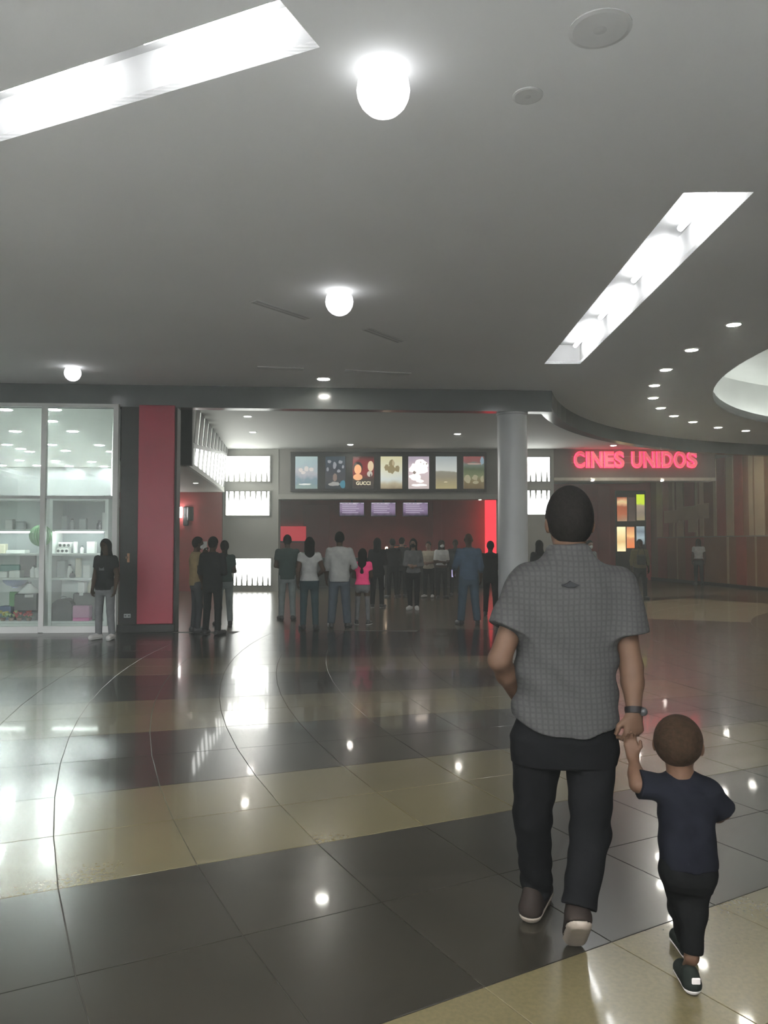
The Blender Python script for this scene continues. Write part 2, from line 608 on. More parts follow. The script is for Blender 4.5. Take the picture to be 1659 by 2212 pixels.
# ------------------------------------------------------------------ floor: radiating bands of polished stone tiles
FC = (15.7, 11.75)                       # the bands fan out from here
R_IN = 12.8
fl = MB().span((-13, -8, -.2), (26, 37, -.004))
floor = struct('floor', fl, M['grout'], 'polished hall floor of tan and dark radiating stone bands', 'floor')


def project(p):
    v = Vector(p) - Vector((0, 0, EYE))
    fwd = v.y * math.cos(PITCH) + v.z * math.sin(PITCH)
    up = -v.y * math.sin(PITCH) + v.z * math.cos(PITCH)
    if fwd < .3:
        return None
    return CX + F * v.x / fwd, CY - F * up / fwd


tiles = []                               # (radius0, radius1, angle0, angle1, kind)
STEP = .62
bands = []
a = 183.2
while a < 262:
    bands += [(a, a + 4.2, 'tan'), (a + 4.2, a + 9.0, 'dark')]
    a += 9.0
a = 183.2
while a > 120:
    bands.append((a - 4.5, a, 'dark'))
    a -= 4.5
for a0, a1, kd in bands:
    k = 2
    for j in range(k):
        b0, b1 = a0 + (a1 - a0) * j / k, a0 + (a1 - a0) * (j + 1) / k
        r0 = R_IN
        while r0 < 30:
            tiles.append((r0, r0 + STEP, b0, b1, kd))
            r0 += STEP
for i in range(40):                      # inside the rotunda: brown stone with a pale patch
    b0, b1 = 100 + i * 4.0, 104 + i * 4.0
    for j in range(9):
        r0 = R_IN - (j + 1) * .7
        mid = (b0 + b1) / 2
        kd = 'brown'
        if 124 < mid < 157 and R_IN - 3.6 < r0 + .35 < R_IN - .1:
            kd = 'cream_stone'
        tiles.append((r0, r0 + .7, b0, b1, kd))


def tile_poly(r0, r1, h, g):
    """Half-angle h (rad) wedge in the frame of its own centre, gap g."""
    rc = (r0 + r1) / 2
    out = []
    for r, s_ in ((r0 + g, -1), (r1 - g, -1), (r1 - g, 1), (r0 + g, 1)):
        an = s_ * (h - g / r)
        out.append((r * math.cos(an) - rc, r * math.sin(an)))
    return out


def tile_mesh_data(r0, r1, h):
    lo_, hi_ = tile_poly(r0, r1, h, .0018), tile_poly(r0, r1, h, .0034)
    vs_ = [(x, y, -.012) for x, y in lo_] + [(x, y, -.001) for x, y in lo_] + [(x, y, 0.0) for x, y in hi_]
    fs = [(8, 9, 10, 11)] + [(i, (i + 1) % 4, 4 + (i + 1) % 4, 4 + i) for i in range(4)] + [(4 + i, 4 + (i + 1) % 4, 8 + (i + 1) % 4, 8 + i) for i in range(4)]
    return vs_, fs


scored = []
for t in tiles:
    r0, r1, b0, b1, kd = t
    rc, mid = (r0 + r1) / 2, math.radians((b0 + b1) / 2)
    c = (FC[0] + rc * math.cos(mid), FC[1] + rc * math.sin(mid))
    if not (-12.5 < c[0] < 25 and 1.45 < c[1]) or (c[0] < ROT[0] - R_F + 2 and c[1] > fac(c[0]) - .05):
        continue
    if math.hypot(c[0] - ROT[0], c[1] - ROT[1]) > R_F + 1.5 and c[1] > fac(c[0]) - .05:
        continue
    pts = [project((FC[0] + r * math.cos(math.radians(b)), FC[1] + r * math.sin(math.radians(b)), 0)) for r, b in ((r0, b0), (r1, b0), (r1, b1), (r0, b1))]
    area = 0
    if all(pts):
        inside = any(-40 < p[0] < 1700 and -40 < p[1] < 2250 for p in pts)
        if inside:
            area = abs(sum(pts[i][0] * pts[(i + 1) % 4][1] - pts[(i + 1) % 4][0] * pts[i][1] for i in range(4))) / 2
    scored.append((area, c, mid, t))
scored.sort(key=lambda q: -q[0])
tile_cache = {}
rest = MB()
KD = {'tan': 0, 'dark': 1, 'brown': 2, 'cream_stone': 3}
for i, (area, c, mid, (r0, r1, b0, b1, kd)) in enumerate(scored):
    h = math.radians((b1 - b0) / 2)
    key = (round(r0, 3), round(h, 5), kd)
    if key not in tile_cache:
        tile_cache[key] = tile_mesh_data(r0, r1, h)
    if i < 300 and area > 60:
        me = tile_cache.get(key + ('me',))
        if me is None:
            me = bpy.data.meshes.new('floor_tile')
            me.from_pydata(tile_cache[key][0], [], tile_cache[key][1])
            me.materials.append(M[kd])
            me.update()
            tile_cache[key + ('me',)] = me
        o = link('floor_tile', me, floor, (c[0], c[1], 0), mid)
    else:
        vs_, fs = tile_cache[key]
        cs, sn = math.cos(mid), math.sin(mid)
        rest.add([(c[0] + x * cs - y * sn, c[1] + x * sn + y * cs, z) for x, y, z in vs_], fs, KD[kd])
tag(rest.build('floor_tile_field', [M['tan'], M['dark'], M['brown'], M['cream_stone']], floor), kind='stuff')
bounce_floor = MB().span((-12.9, -7.9, 0.0), (25.9, 1.7, .002)).build('floor_bounce', mat('pale_bounce', (.80, .81, .80), .4, .03, 1), None)  # unseen pale sheet, added to bounce trough light onto the ceiling
tag(bounce_floor, 'unseen pale floor behind the viewer, added to bounce light upwards', 'floor', kind='structure')
# lobby and shop floor: too far off to tell the tiles apart
lf = MB().prism([(-13, fac(-13) - .02), (ROT[0] - R_F + .35, fac(3.1) + .0)] + arc(ROT, R_F + .2, A_MEET, 90, 30) + [(14, 36.8), (-13, 36.8)], -.012, -.001)
lobby_floor = lf.build('floor_lobby', mat('lobby_stone', (.085, .074, .052), .25, .15, .8, spec=.4, coat=.08, coat_rough=.06), None)
tag(lobby_floor, 'dark olive stone floor of the cinema lobby', 'floor', kind='structure')

# ------------------------------------------------------------------ hall lamps
def trough(poly, label, n_tubes, off, side, lamp_m=None):
    """Recess with white sides and top above a slot in the ceiling, lamps inside. poly[0]->poly[1] is one long side."""
    P = [Vector((x, y)) for x, y in poly]
    c = sum(P, Vector((0, 0))) / 4
    t = thing('light_trough', label, 'ceiling light', (c.x, c.y, H_C))
    mb = MB()
    top = .30
    for i in range(4):
        a, b = P[i] - c, P[(i + 1) % 4] - c
        mb.add([(a.x, a.y, .0), (b.x, b.y, .0), (b.x, b.y, top), (a.x, a.y, top)], [(0, 1, 2, 3)])
    mb.add([(q.x - c.x, q.y - c.y, top) for q in P], [(0, 1, 2, 3)])
    mb.build('recess', M['trough'], t)
    a, b = P[0] - c, P[1] - c
    n = (P[3] - P[0]) * side
    L = (b - a).length
    u = (b - a) / L
    seg = L / n_tubes
    for i in range(n_tubes):
        s0, s1 = i * seg + .22, (i + 1) * seg - .22
        p0, p1 = a + u * s0 + n * off, a + u * s1 + n * off
        MB().tube([(p0.x, p0.y, top - .07), (p1.x, p1.y, top - .07)], .03, 8).build('tube', lamp_m or M['tube'], t, smooth=True)
    return t


trough(strip_r, 'long white light trough in the ceiling running towards the cinema sign', 4, .22, 1)
trough(strip_l, 'slanting white light trough at the top corner beside the largest globe lamp', 4, .55, 1)
trough(added_strip_r, 'added unseen light trough overhead, in line with the one towards the sign', 4, .22, 1)
trough(added_strip_l, 'added unseen slanting light trough overhead, parallel to the one at the top corner', 4, .55, 1)
for i, q in enumerate(added_troughs):
    trough(q, f'{ORD[i]} added unseen light trough behind the viewer that brightens the ceiling', 4, .5, 1, M['added_tube'])

globe_mb = MB().ball((0, 0, -.12), .160, 20, sz=1.0)
collar_mb = MB().lathe([(.06, -.02), (.08, -.012), (.08, 0.0)], n=24)


def globe(px, py, r, label):
    c = at_z(px, py, H_C - .12 * r)
    t = thing('globe_lamp', label, 'ceiling light', (c.x, c.y, H_C), group='globe lamps on the hall ceiling')
    for nm, mb, m in (('globe', globe_mb, M['globe']), ('collar', collar_mb, M['white'])):
        k = MB()
        k.v = [(x * r, y * r, z * r) for x, y, z in mb.v]; k.f = mb.f; k.m = mb.m
        k.build(nm, m, t, smooth=True)


globe(828, 195, 1.0, 'largest glowing round ceiling globe near the slanting light trough')
globe(733, 652, .98, 'glowing round ceiling globe in the middle of the hall ceiling')
globe(157, 806, .82, 'glowing round ceiling lamp above the glass shop front')

_spots = {}


def spot(key, px, py, z, r, m, label, group, loc=None):
    c = at_z(px, py, z) if loc is None else Vector(loc)
    if (key, r) not in _spots:
        t = thing('downlight', label, 'ceiling light', (c.x, c.y, z), group=group)
        MB().lathe([(r * 1.02, 0.0), (r * 1.28, 0.0), (r * 1.28, -.008), (r * 1.02, -.012), (r * 1.02, 0.0)], n=20, caps=False).build('trim_ring', M['white'], t)
        MB().add([(r * 1.03 * math.cos(PI * q / 5), r * 1.03 * math.sin(PI * q / 5), -.006) for q in range(10)], [tuple(range(10))]).build('lens', m, t)
        _spots[(key, r)] = t
        return t
    return dup(_spots[(key, r)], (c.x, c.y, z), label)


spot('hall', 699, 818, H_C, .105, M['ring'], 'small downlight close to the dark beam, mirrored in its face', 'hall downlights')
for i, (x, y) in enumerate([(1585, 700), (1494, 755), (1438, 798), (1414, 832), (1411, 859), (1427, 881), (1456, 898), (1497, 911), (1551, 923), (1611, 930)]):
    spot('ring', x, y, H_C, .085, M['ring'], f'{ORD[i]} downlight of the curved row round the coffer, counted from its near end', 'curved row of downlights')
for i, ang in enumerate((188, 196, 204, 212)):     # the row goes on beyond the frame
    p = (ROT[0] + 9.62 * math.cos(math.radians(ang + 9)), ROT[1] + 9.62 * math.sin(math.radians(ang + 9)))
    spot('ring', 0, 0, H_C, .085, M['ring'], f'{ORD[i]} downlight of the curved row on its stretch nearest the hall', 'curved row of downlights', loc=(p[0], p[1], H_C))
LOB = [(535, 899, 'lobby downlight nearest the slotted side light box'), (546, 933, 'lobby downlight above the backlit wall panels'),
       (757, 960, 'lobby downlight just in front of the film posters'), (988, 937, 'lobby downlight between the posters and the round column'),
       (1325, 962, 'lobby downlight right above the red cinema sign')]
for x, y, lb in LOB:
    spot('lobby', x, y, H_L, .085, M['spot'], lb, 'lobby downlights')

for i, (x, y) in enumerate([(7.4, 23.2), (9.6, 23.6), (11.4, 24.2), (11.2, 26.0)]):  # unseen extra downlights, added to brighten the striped wall
    spot('lobby', 0, 0, H_L, .085, M['spot'], f'{ORD[i]} added lobby downlight to brighten the striped wall, hidden above the dark ring', 'lobby downlights', loc=(x, y, H_L))
# raised coffer: cove lamps standing on the inner lip
for i in range(16):
    a0 = 96 + i * 11.0
    pts = [(14.0 + 8.95 * math.cos(math.radians(a0 + k * 1.6)), 11.5 + 8.95 * math.sin(math.radians(a0 + k * 1.6)), H_C + .13) for k in (0, 3, 6)]
    lamp = thing('cove_lamp', f'{ORD[i % 12]} cove tube on the coffer lip, {"far" if i < 8 else "near"} half', 'ceiling light', (pts[0][0], pts[0][1], H_C + .05), group='cove tubes in the coffer')
    MB().tube([(p[0] - pts[0][0], p[1] - pts[0][1], .08) for p in pts], .02, 5).build('tube', emit('cove_tube', (.95, 1, .95), 11.5) if i == 0 else bpy.data.materials['cove_tube'], lamp, smooth=True)
    MB().box(((pts[1][0] - pts[0][0]) * .8, (pts[1][1] - pts[0][1]) * .8, .03), (.06, .06, .06)).build('holder', M['white'], lamp)

# air slots and unlit fittings in the hall ceiling
M['vent'] = mat('vent_grey', (.70, .70, .69), .7, .05, 3)
M['ventdark'] = mat('vent_dark', (.52, .52, .52), .7, .05, 3)


def slot_vent(p, q, w, label):
    p, q = at_z(*p, H_C), at_z(*q, H_C)
    c = (p + q) / 2
    t = thing('air_slot', label, 'air vent', (c.x, c.y, H_C), group='linear air slots in the hall ceiling')
    an = math.atan2(q.y - p.y, q.x - p.x)
    L = (q - p).length
    MB().box((0, 0, -.0045), (L, w, .008), an).build('face_plate', M['vent'], t)
    for s_ in (-1, 1):
        o = Vector((-math.sin(an), math.cos(an), 0)) * (w * .24 * s_)
        MB().box((o.x, o.y, -.009), (L * .97, w * .22, .004), an).build('slot', M['ventdark'], t)


slot_vent((548, 650), (665, 688), .13, 'faint air slot in the ceiling left of the middle globe lamp')
slot_vent((790, 710), (866, 738), .13, 'faint air slot in the ceiling right of the middle globe lamp')
slot_vent((556, 793), (655, 797), .13, 'faint air slot in the ceiling close to the dark beam, nearer the red pillar')
slot_vent((745, 800), (886, 807), .13, 'faint air slot in the ceiling close to the dark beam, nearer the round column')


def grille(px, py, r, label):
    c = at_z(px, py, H_C)
    t = thing('ceiling_speaker', label, 'speaker', (c.x, c.y, H_C), group='round fittings in the hall ceiling')
    MB().lathe([(r * .86, 0), (r, 0), (r, -.006), (r * .86, -.010)], n=28).build('rim', M['vent'], t)
    MB().lathe([(r * .87, 0), (r * .87, -.004), (1e-5, -.012)], n=28).build('grille_disc', mat('grille_grey', (.62, .62, .61), .7, .05, 30), t)


grille(1140, 206, .095, 'small round grey ceiling fitting right of the largest globe lamp')
grille(1296, 62, .17, 'large round grey ceiling speaker at the top of the picture')

# ------------------------------------------------------------------ glass shop
SHZ = 4.02
y_sh = fac(-5.7)
part_line = [(-4.75, 14.1), (-8.7, 25.4)]
struct('wall_shop_side', MB().wall(part_line, .12, 0, SHZ + .3), M['white'], 'white partition between the glass shop and the lobby', 'wall')
struct('wall_shop_back', MB().span((-13, 25.4, 0), (-8.6, 25.6, SHZ + .3)), mat('shop_back', (.05, .055, .056), .6, .1, 1), 'grey back wall of the glass shop', 'wall')
struct('ceiling_shop', MB().prism([(-13, fac(-13) + .05), (-4.75, fac(-4.75) + .05), (-8.7, 25.5), (-13, 25.5)], SHZ, SHZ + .05), M['white'], 'white ceiling of the glass shop', 'ceiling')

frame_w = M['white']
sf = thing('shop_front', 'white framed glass front of the bright shop beside the dark pillar', 'shop front', (-6.0, fac(-6.0), 0))
u_f = Vector((1, .071, 0)).normalized()
ang_f = math.atan(.071)


def on_front(px):
    """Local point of the shop-front line below a picture column."""
    k = (px - CX) / F
    x = 14.18 * k / (1 - .071 * k)
    return Vector((x, fac(x), 0)) - Vector((-6.0, fac(-6.0), 0))


x_m, x_r = on_front(93), on_front(249)
x_l = x_m - (x_r - x_m) * 1.0
x_ll = x_l - (x_r - x_m) * 1.0
posts = [x_ll, x_l, x_m, x_r]
for p in posts:
    MB().box((p.x, p.y, SHZ / 2), (.085, .09, SHZ - .02), ang_f).build('post', frame_w, sf)
for i in range(3):
    a, b = posts[i], posts[i + 1]
    c = (a + b) / 2
    L = (b - a).length - .085
    MB().box((c.x, c.y, .055), (L, .10, .11), ang_f).build('bottom_rail', frame_w, sf)
    MB().box((c.x, c.y, SHZ - .04), (L, .09, .06), ang_f).build('top_rail', frame_w, sf)
    MB().box((c.x, c.y, 2.36), (L, .07, .05), ang_f).build('transom', mat('transom_grey', (.4, .42, .41), .4) if i == 0 else bpy.data.materials['transom_grey'], sf)
    MB().box((c.x, c.y, (.11 + 2.335) / 2), (L, .012, 2.335 - .11), ang_f).build('pane', M['glass'], sf)
    MB().box((c.x, c.y, (2.385 + SHZ - .07) / 2), (L, .012, SHZ - .07 - 2.385), ang_f).build('pane', M['glass'], sf)

rows = {'front': [(12, 884), (118, 884)], 'second': [(111, 909)], 'third': [(33, 931), (157, 931)],
        'fourth': [(15, 960), (45, 969), (64, 975), (112, 960), (142, 973), (215, 961), (239, 975)],
        'fifth': [(42, 994), (120, 995), (198, 997)], 'rearmost': [(5, 1005), (80, 1005), (150, 1006), (225, 1007)]}
for rn, pts in rows.items():
    for i, (x, y) in enumerate(pts):
        c = at_z(x, y, SHZ)
        spot('shop', 0, 0, SHZ, .115, M['shoplight'], f'{ORD[i]} lamp from the picture edge in the {rn} row of shop ceiling lamps', 'shop ceiling lamps', loc=(c.x, c.y, SHZ))

fsh = MB().prism([(-13, fac(-13) + .06), (-4.75, fac(-4.75) + .06), (-8.7, 25.4), (-13, 25.4)], -.001, .004)  # pale floor added to bounce lamp light onto the shop ceiling
struct('floor_shop', fsh, mat('shop_floor', (.66, .68, .67), .3, .03, 1), 'pale floor inside the glass shop', 'floor')
# mezzanine edge and lower back zone of the shop
struct('trim_2', MB().span((-12.9, 24.6, 2.72), (-8.5, 25.4, 2.98)), M['soffit'], 'pale ledge across the back of the shop', 'ledge')

M['shelf'] = mat('shelf_white', (.72, .75, .73), .5, .03, 3)
M['shelfback'] = mat('shelf_back', (.22, .245, .25), .5, .1, 3)
M['strip'] = emit('shelf_strip', (.95, 1, .98), 24)
SH_Y = 14.15
SHELF_Z = [.16, .93, 1.37, 1.80, 2.36]


def shelf_unit(x0, x1, label, back_mats):  # one back panel material per bay, from the bottom up
    t = thing('display_shelf', label, 'shelf', (x0, SH_Y, 0), group='display shelves in the shop window')
    w, d = x1 - x0, .46
    for x in (0.03, w - .03):
        MB().span((x - .03, 0, 0), (x + .03, d, 2.42)).build('upright', M['shelf'], t)
    for i, z in enumerate(SHELF_Z):
        MB().span((.06, .01, z - .035), (w - .06, d, z)).build('shelf_board', M['shelf'], t)
    MB().span((.06, .02, .0), (w - .06, .06, .12)).build('plinth', M['shelf'], t)
    for i in range(4):
        MB().span((.06, d - .012, SHELF_Z[i]), (w - .06, d, SHELF_Z[i + 1] - .036)).build('back_panel', back_mats[i], t)
    MB().span((.10, .015, 1.80 - .036 - .022), (w - .10, .045, 1.80 - .036)).build('light_strip', M['strip'], t)
    return t


wallpale = mat('shelf_back_pale', (.6, .66, .64), .5, .05, 2)
SB, SA = (-6.02, -4.96), (-7.32, -6.10)
shelf_unit(SB[0], SB[1], 'white display shelf in the window nearest the dark pillar', [wallpale, wallpale, M['shelfback'], M['shelfback']])
shelf_unit(SA[0], SA[1], 'white display shelf at the picture edge behind the green ball', [wallpale, wallpale, M['shelfback'], wallpale])


def item(name, mb, m, label, cat, loc, smooth=False, group='goods in the shop window'):
    o = mb.build(name, m, smooth=smooth, loc=loc)
    return tag(o, label, cat, group)


def shelf_at(px, i, dy=.2):
    """Point on shelf board i below a picture column."""
    y = SH_Y + dy
    return Vector(((px - CX) / F * y, y, SHELF_Z[i]))


C = {k: mat('goods_' + k, c, .45, .05, 6) for k, c in {
    'white': (.75, .76, .74), 'grey': (.33, .36, .36), 'dark': (.03, .035, .038), 'green': (.10, .25, .10), 'lime': (.30, .42, .16),
    'red': (.45, .04, .03), 'yellow': (.5, .42, .08), 'pink': (.48, .20, .36), 'hotpink': (.6, .12, .35), 'blue': (.10, .15, .28),
    'brown': (.16, .09, .05), 'cream': (.6, .58, .45), 'teal': (.12, .30, .28)}.items()}


def carton(px, i, w, h, d, m, label, dy=.2, cat='box', holes=0):
    p = shelf_at(px, i, dy)
    t = thing('carton', label, cat, p, group='goods in the shop window')
    MB().rbox((0, 0, h / 2), (w, d, h), .008).build('body', m, t)
    MB().rbox((0, 0, h + .006), (w * .96, d * .96, .012), .004).build('lid', m, t)
    for k in range(holes):
        MB().lathe([(.026, 0), (.026, .004), (1e-5, .004)], n=12).build('round_window', C['dark'], t, loc=((k - (holes - 1) / 2) * .075, -d / 2 - .001, h / 2)).rotation_euler = (PI / 2, 0, 0)
    return t


def bottle(px, i, h, r, m, label, dy=.2):
    p = shelf_at(px, i, dy)
    t = thing('bottle', label, 'bottle', p, group='goods in the shop window')
    MB().lathe([(r * .9, 0), (r, .02), (r, h * .62), (r * .4, h * .8), (r * .4, h * .9)], n=16).build('body', m, t, smooth=True)
    MB().lathe([(r * .48, 0), (r * .48, h * .1), (1e-5, h * .1)], (0, 0, h * .9), 16).build('cap', C['dark'], t)
    return t


# boards from the top down: small goods
carton(141, 3, .10, .24, .10, C['grey'], 'grey figurine box on the top shelf nearest the middle post')
bottle(156, 3, .20, .045, C['grey'], 'grey bottle on the top shelf beside the figurine box')
carton(180, 3, .13, .20, .10, C['grey'], 'squat grey pack in the middle of the top shelf', .25)
bottle(214, 3, .17, .04, C['dark'], 'dark bottle on the top shelf towards the pillar')
carton(228, 3, .09, .30, .12, C['white'], 'tall white carton at the pillar end of the top shelf')
carton(22, 3, .14, .18, .12, C['white'], 'white carton on the top shelf at the picture edge')
carton(45, 3, .15, .14, .12, C['grey'], 'low grey carton on the top shelf left of the ball')
carton(139, 2, .21, .09, .14, C['white'], 'lower white pack with round windows', holes=3)
p2 = carton(143, 2, .23, .09, .14, C['white'], 'upper white pack with round windows lying on another', holes=3)
p2.location.z += .102
carton(164, 2, .06, .20, .07, C['white'], 'slim upright white carton on the third shelf')
bottle(178, 2, .14, .035, C['white'], 'small white bottle on the third shelf')
carton(199, 2, .15, .20, .12, C['white'], 'wide white carton beside the woman in black')
carton(8, 2, .12, .16, .12, C['cream'], 'cream carton at the picture edge, third shelf')
carton(40, 2, .35, .05, .2, C['white'], 'flat white tray on the shelf below the green ball')
carton(136, 1, .14, .30, .14, C['grey'], 'tall grey appliance box on the second shelf')
bottle(152, 1, .24, .05, C['white'], 'white bottle in the middle of the second shelf')
carton(171, 1, .09, .34, .09, C['cream'], 'tall cream box with a yellow band on the second shelf', .3)
carton(190, 1, .13, .22, .1, C['white'], 'white carton with dark panel near the woman in black', .1)


def pot(px, i, r, h, m, label, cat='pot'):
    p = shelf_at(px, i, .12)
    t = thing('storage_jar', label, cat, p, group='goods in the shop window')
    MB().lathe([(r * .7, 0), (r, h * .3), (r, h * .75), (r * .75, h)], n=18).build('body', m, t, smooth=True)
    MB().lathe([(r * .8, 0), (r * .8, .02), (r * .2, .03), (r * .2, .055), (1e-5, .06)], (0, 0, h), 18).build('lid', m, t, smooth=True)


pot(158, 1, .055, .06, C['dark'], 'small dark jar on the second shelf', 'jar')
carton(10, 1, .22, .10, .2, C['white'], 'lit white tray heaped with small packs at the picture edge')
carton(38, 1, .20, .12, .2, C['white'], 'lit white tray beside the rotary fan box')
carton(24, 1, .36, .22, .06, C['teal'], 'pale teal pack standing behind the lit trays', .36)
carton(62, 1, .30, .42, .04, C['dark'], 'dark screen standing at the back of the second shelf', .41)
bottle(73, 1, .22, .05, C['white'], 'white spray bottle beside the middle post')
pot(82, 1, .05, .16, C['white'], 'white lidded jar beside the middle post', 'jar')

# bottom bay goods
bottle(124, 0, .0 + .55, .07, C['white'], 'large white canister at the foot of the middle post', .36)
carton(180, 0, .12, .34, .13, C['white'], 'white water filter standing on the dark case', .3).location.z = .50
bottle(198, 0, .44, .055, C['cream'], 'tall cream flask standing on the dark case', .3).location.z = .50
ch = thing('rolling_case', 'dark rounded hood-shaped case in the window beside the pink box', 'case', shelf_at(140, 0, .17), group='goods in the shop window')
prof = [(-.20, 0), (.20, 0), (.20, .30), (.16, .36), (.05, .40), (-.06, .385), (-.14, .32), (-.19, .20)]
me = MB()
n = len(prof)
me.add([(x, -.14, z) for x, z in prof] + [(x, .14, z) for x, z in prof], [tuple(range(n)), tuple(range(n, 2 * n))[::-1]] + [(i, n + i, n + (i + 1) % n, (i + 1) % n) for i in range(n)])
me.build('shell', C['dark'], ch)
MB().tube([(-.05, -.02, .395), (-.03, -.02, .43), (.05, -.02, .43), (.07, -.02, .39)], .01, 8).build('handle', C['grey'], ch, smooth=True)
bk = thing('storage_case', 'large dark case standing behind the pink box', 'case', shelf_at(192, 0, .32), group='goods in the shop window')
MB().rbox((0, 0, .245), (.46, .22, .49), .02).build('body', C['dark'], bk)
MB().rbox((-.08, -.112, .47), (.07, .02, .05), .006).build('latch', C['white'], bk)
carton(181, 0, .30, .20, .15, C['pink'], 'pale pink box stacked on a flat box beside the woman', .08).location.z += .064
carton(181, 0, .30, .05, .15, C['hotpink'], 'flat hot pink box under the pale pink box', .08)
pr = thing('printer', 'black machine with white panel above the flowers', 'printer', shelf_at(66, 0, .29), group='goods in the shop window')
MB().rbox((0, 0, .32), (.44, .28, .34), .03).build('body', C['dark'], pr)
MB().rbox((.06, -.145, .44), (.16, .01, .05), .004).build('panel', C['white'], pr)
MB().rbox((-.02, 0, .07), (.40, .26, .14), .02).build('base', C['dark'], pr)
hd = thing('hood_lamp', 'white cone shaped shade standing on the black machine', 'shade', shelf_at(66, 0, .22) + Vector((0, 0, .49)), group='goods in the shop window')
MB().lathe([(.19, 0), (.15, .06), (.05, .15), (.03, .17)], n=20).build('shade', C['white'], hd, smooth=True)
MB().lathe([(.03, 0), (.03, .03), (1e-5, .035)], (0, 0, .17), 12).build('knob', C['dark'], hd)
bl = thing('bowl', 'blue bowl hanging upside down under the second shelf', 'bowl', shelf_at(35, 0, .24) + Vector((0, 0, .60)), group='goods in the shop window')
MB().lathe([(.05, 0), (.14, .03), (.20, .09), (.21, .13), (.19, .13), (.12, .04)], n=22).build('body', C['blue'], bl, smooth=True)
MB().lathe([(.055, -.02), (.055, .002), (.04, .002)], n=16).build('foot', C['blue'], bl)
carton(34, 0, .14, .26, .12, C['green'], 'dark green box beside the black machine', .30).location.z = .40
carton(20, 0, .2, .24, .2, C['blue'], 'dull blue box on the window floor at the picture edge', .30)


def flowers(px, c, label):
    t = thing('flower_bunch', label, 'flowers', shelf_at(px, 0, .06), group='flower bunches on the window floor')
    MB().lathe([(.035, 0), (.05, .05), (.045, .06)], n=14).build('pot', C['brown'], t)
    r_ = random.Random(px)
    for k in range(7):
        x, y, z = r_.uniform(-.09, .09), r_.uniform(-.04, .04), r_.uniform(.09, .17)
        MB().lathe([(.006, -.03), (.024, -.01), (.034, .01), (.022, .02), (1e-5, .012)], (x, y, z), 8).build('blossom', c, t)
        MB().tube([(0, 0, .05), (x * .6, y * .6, z * .6), (x, y, z - .025)], .004, 5).build('stem', C['green'], t)
    for k in range(5):
        a_ = k * 1.3
        MB().add([(0, 0, .05), (.05 * math.cos(a_), .05 * math.sin(a_) + .01, .09), (.11 * math.cos(a_), .08 * math.sin(a_), .07), (.05 * math.cos(a_), .05 * math.sin(a_) - .02, .085)], [(0, 1, 2, 3)]).build('leaf', C['green'], t)


flowers(10, C['yellow'], 'yellow flowers at the picture edge on the window floor')
flowers(28, C['lime'], 'green and white bunch between the yellow and red flowers')
flowers(45, C['red'], 'red flowers nearest the yellow bunch')
flowers(66, C['red'], 'red flowers beside the middle post')

# green ball hung inside the glass
gp = at_d(88, 1157, 14.10)
gb = thing('hanging_ball', 'large round green paper ball hung inside the shop glass', 'decoration', (gp.x, gp.y, gp.z), group=None)
bm_ = MB()
NB, NS = 24, 12
for k in range(NB):                       # gathered segments round the ball
    a0, a1 = 2 * PI * k / NB, 2 * PI * (k + 1) / NB
    for j in range(NS):
        t0, t1 = PI * j / NS, PI * (j + 1) / NS
        q = []
        for aa, tt in ((a0, t0), ((a0 + a1) / 2, t0), ((a0 + a1) / 2, t1), (a0, t1), ((a0 + a1) / 2, t0), (a1, t0), (a1, t1), ((a0 + a1) / 2, t1)):
            rr = .195 * (1.0 if abs(aa - (a0 + a1) / 2) < 1e-6 else .93)
            q.append((rr * math.sin(tt) * math.cos(aa), rr * math.sin(tt) * math.sin(aa), rr * math.cos(tt)))
        bm_.add(q, [(0, 1, 2, 3), (4, 5, 6, 7)], 1 if 4 <= k <= 6 else 0)
bm_.build('ball', [C['green'], C['lime']], gb)
MB().tube([(0, 0, .18), (0, 0, .42)], .012, 8).build('tassel', C['dark'], gb)
MB().tube([(0, 0, .42), (0, 0, 4.0 - gp.z)], .002, 5).build('cord', C['dark'], gb)

# ------------------------------------------------------------------ red pillar between the shop and the lobby
pc = Vector((-4.1, fac(-4.1), 0))


def on_pillar(px):
    k = (px - CX) / F
    x = 14.18 * k / (1 - .071 * k)
    return x - pc.x


pl = thing('pillar', 'dark stone pillar with a tall red panel between shop and lobby', 'pillar', pc)
xa, xb = on_pillar(257), on_pillar(379)
MB().box(((xa + xb) / 2, .17, 1.985), (xb - xa, .32, 3.97), ang_f).build('body', M['darkstone'], pl)
xc, xd = on_pillar(299), on_pillar(377)
z_t = at_d(300, 876, pc.y).z
MB().rbox(((xc + xd) / 2, -.03, (.14 + z_t) / 2), (xd - xc, .05, z_t - .14), .01, ang_f).build('red_panel', M['redpanel'], pl)
MB().box(((xa + xb) / 2, -.02, .065), (xb - xa, .07, .13), ang_f).build('base', M['darkstone'], pl)
sk = MB().rbox((0, 0, 0), (.10, .006, .16), .002).build('notice', mat('notice_orange', (.42, .20, .10), .5), pl, loc=(on_pillar(274), -.012, at_d(274, 1205, pc.y).z))
sk['label'] = 'small orange notice'
MB().rbox((0, 0, .004), (.05, .002, .04), .001).build('print', C['brown'], sk, loc=(0, -.004, 0))
ot = MB().rbox((0, 0, 0), (.12, .02, .07), .004).build('socket_plate', C['grey'], pl, loc=(on_pillar(277), -.015, at_d(277, 1330, pc.y).z))
for s_ in (-1, 1):
    MB().lathe([(.014, 0), (.014, .003), (1e-5, .003)], n=10).build('socket', C['dark'], ot, loc=(s_ * .03, -.011, 0)).rotation_euler = (PI / 2, 0, 0)

# dark return beside the pillar head
hb_a = at_d(414, 872, 17.1)

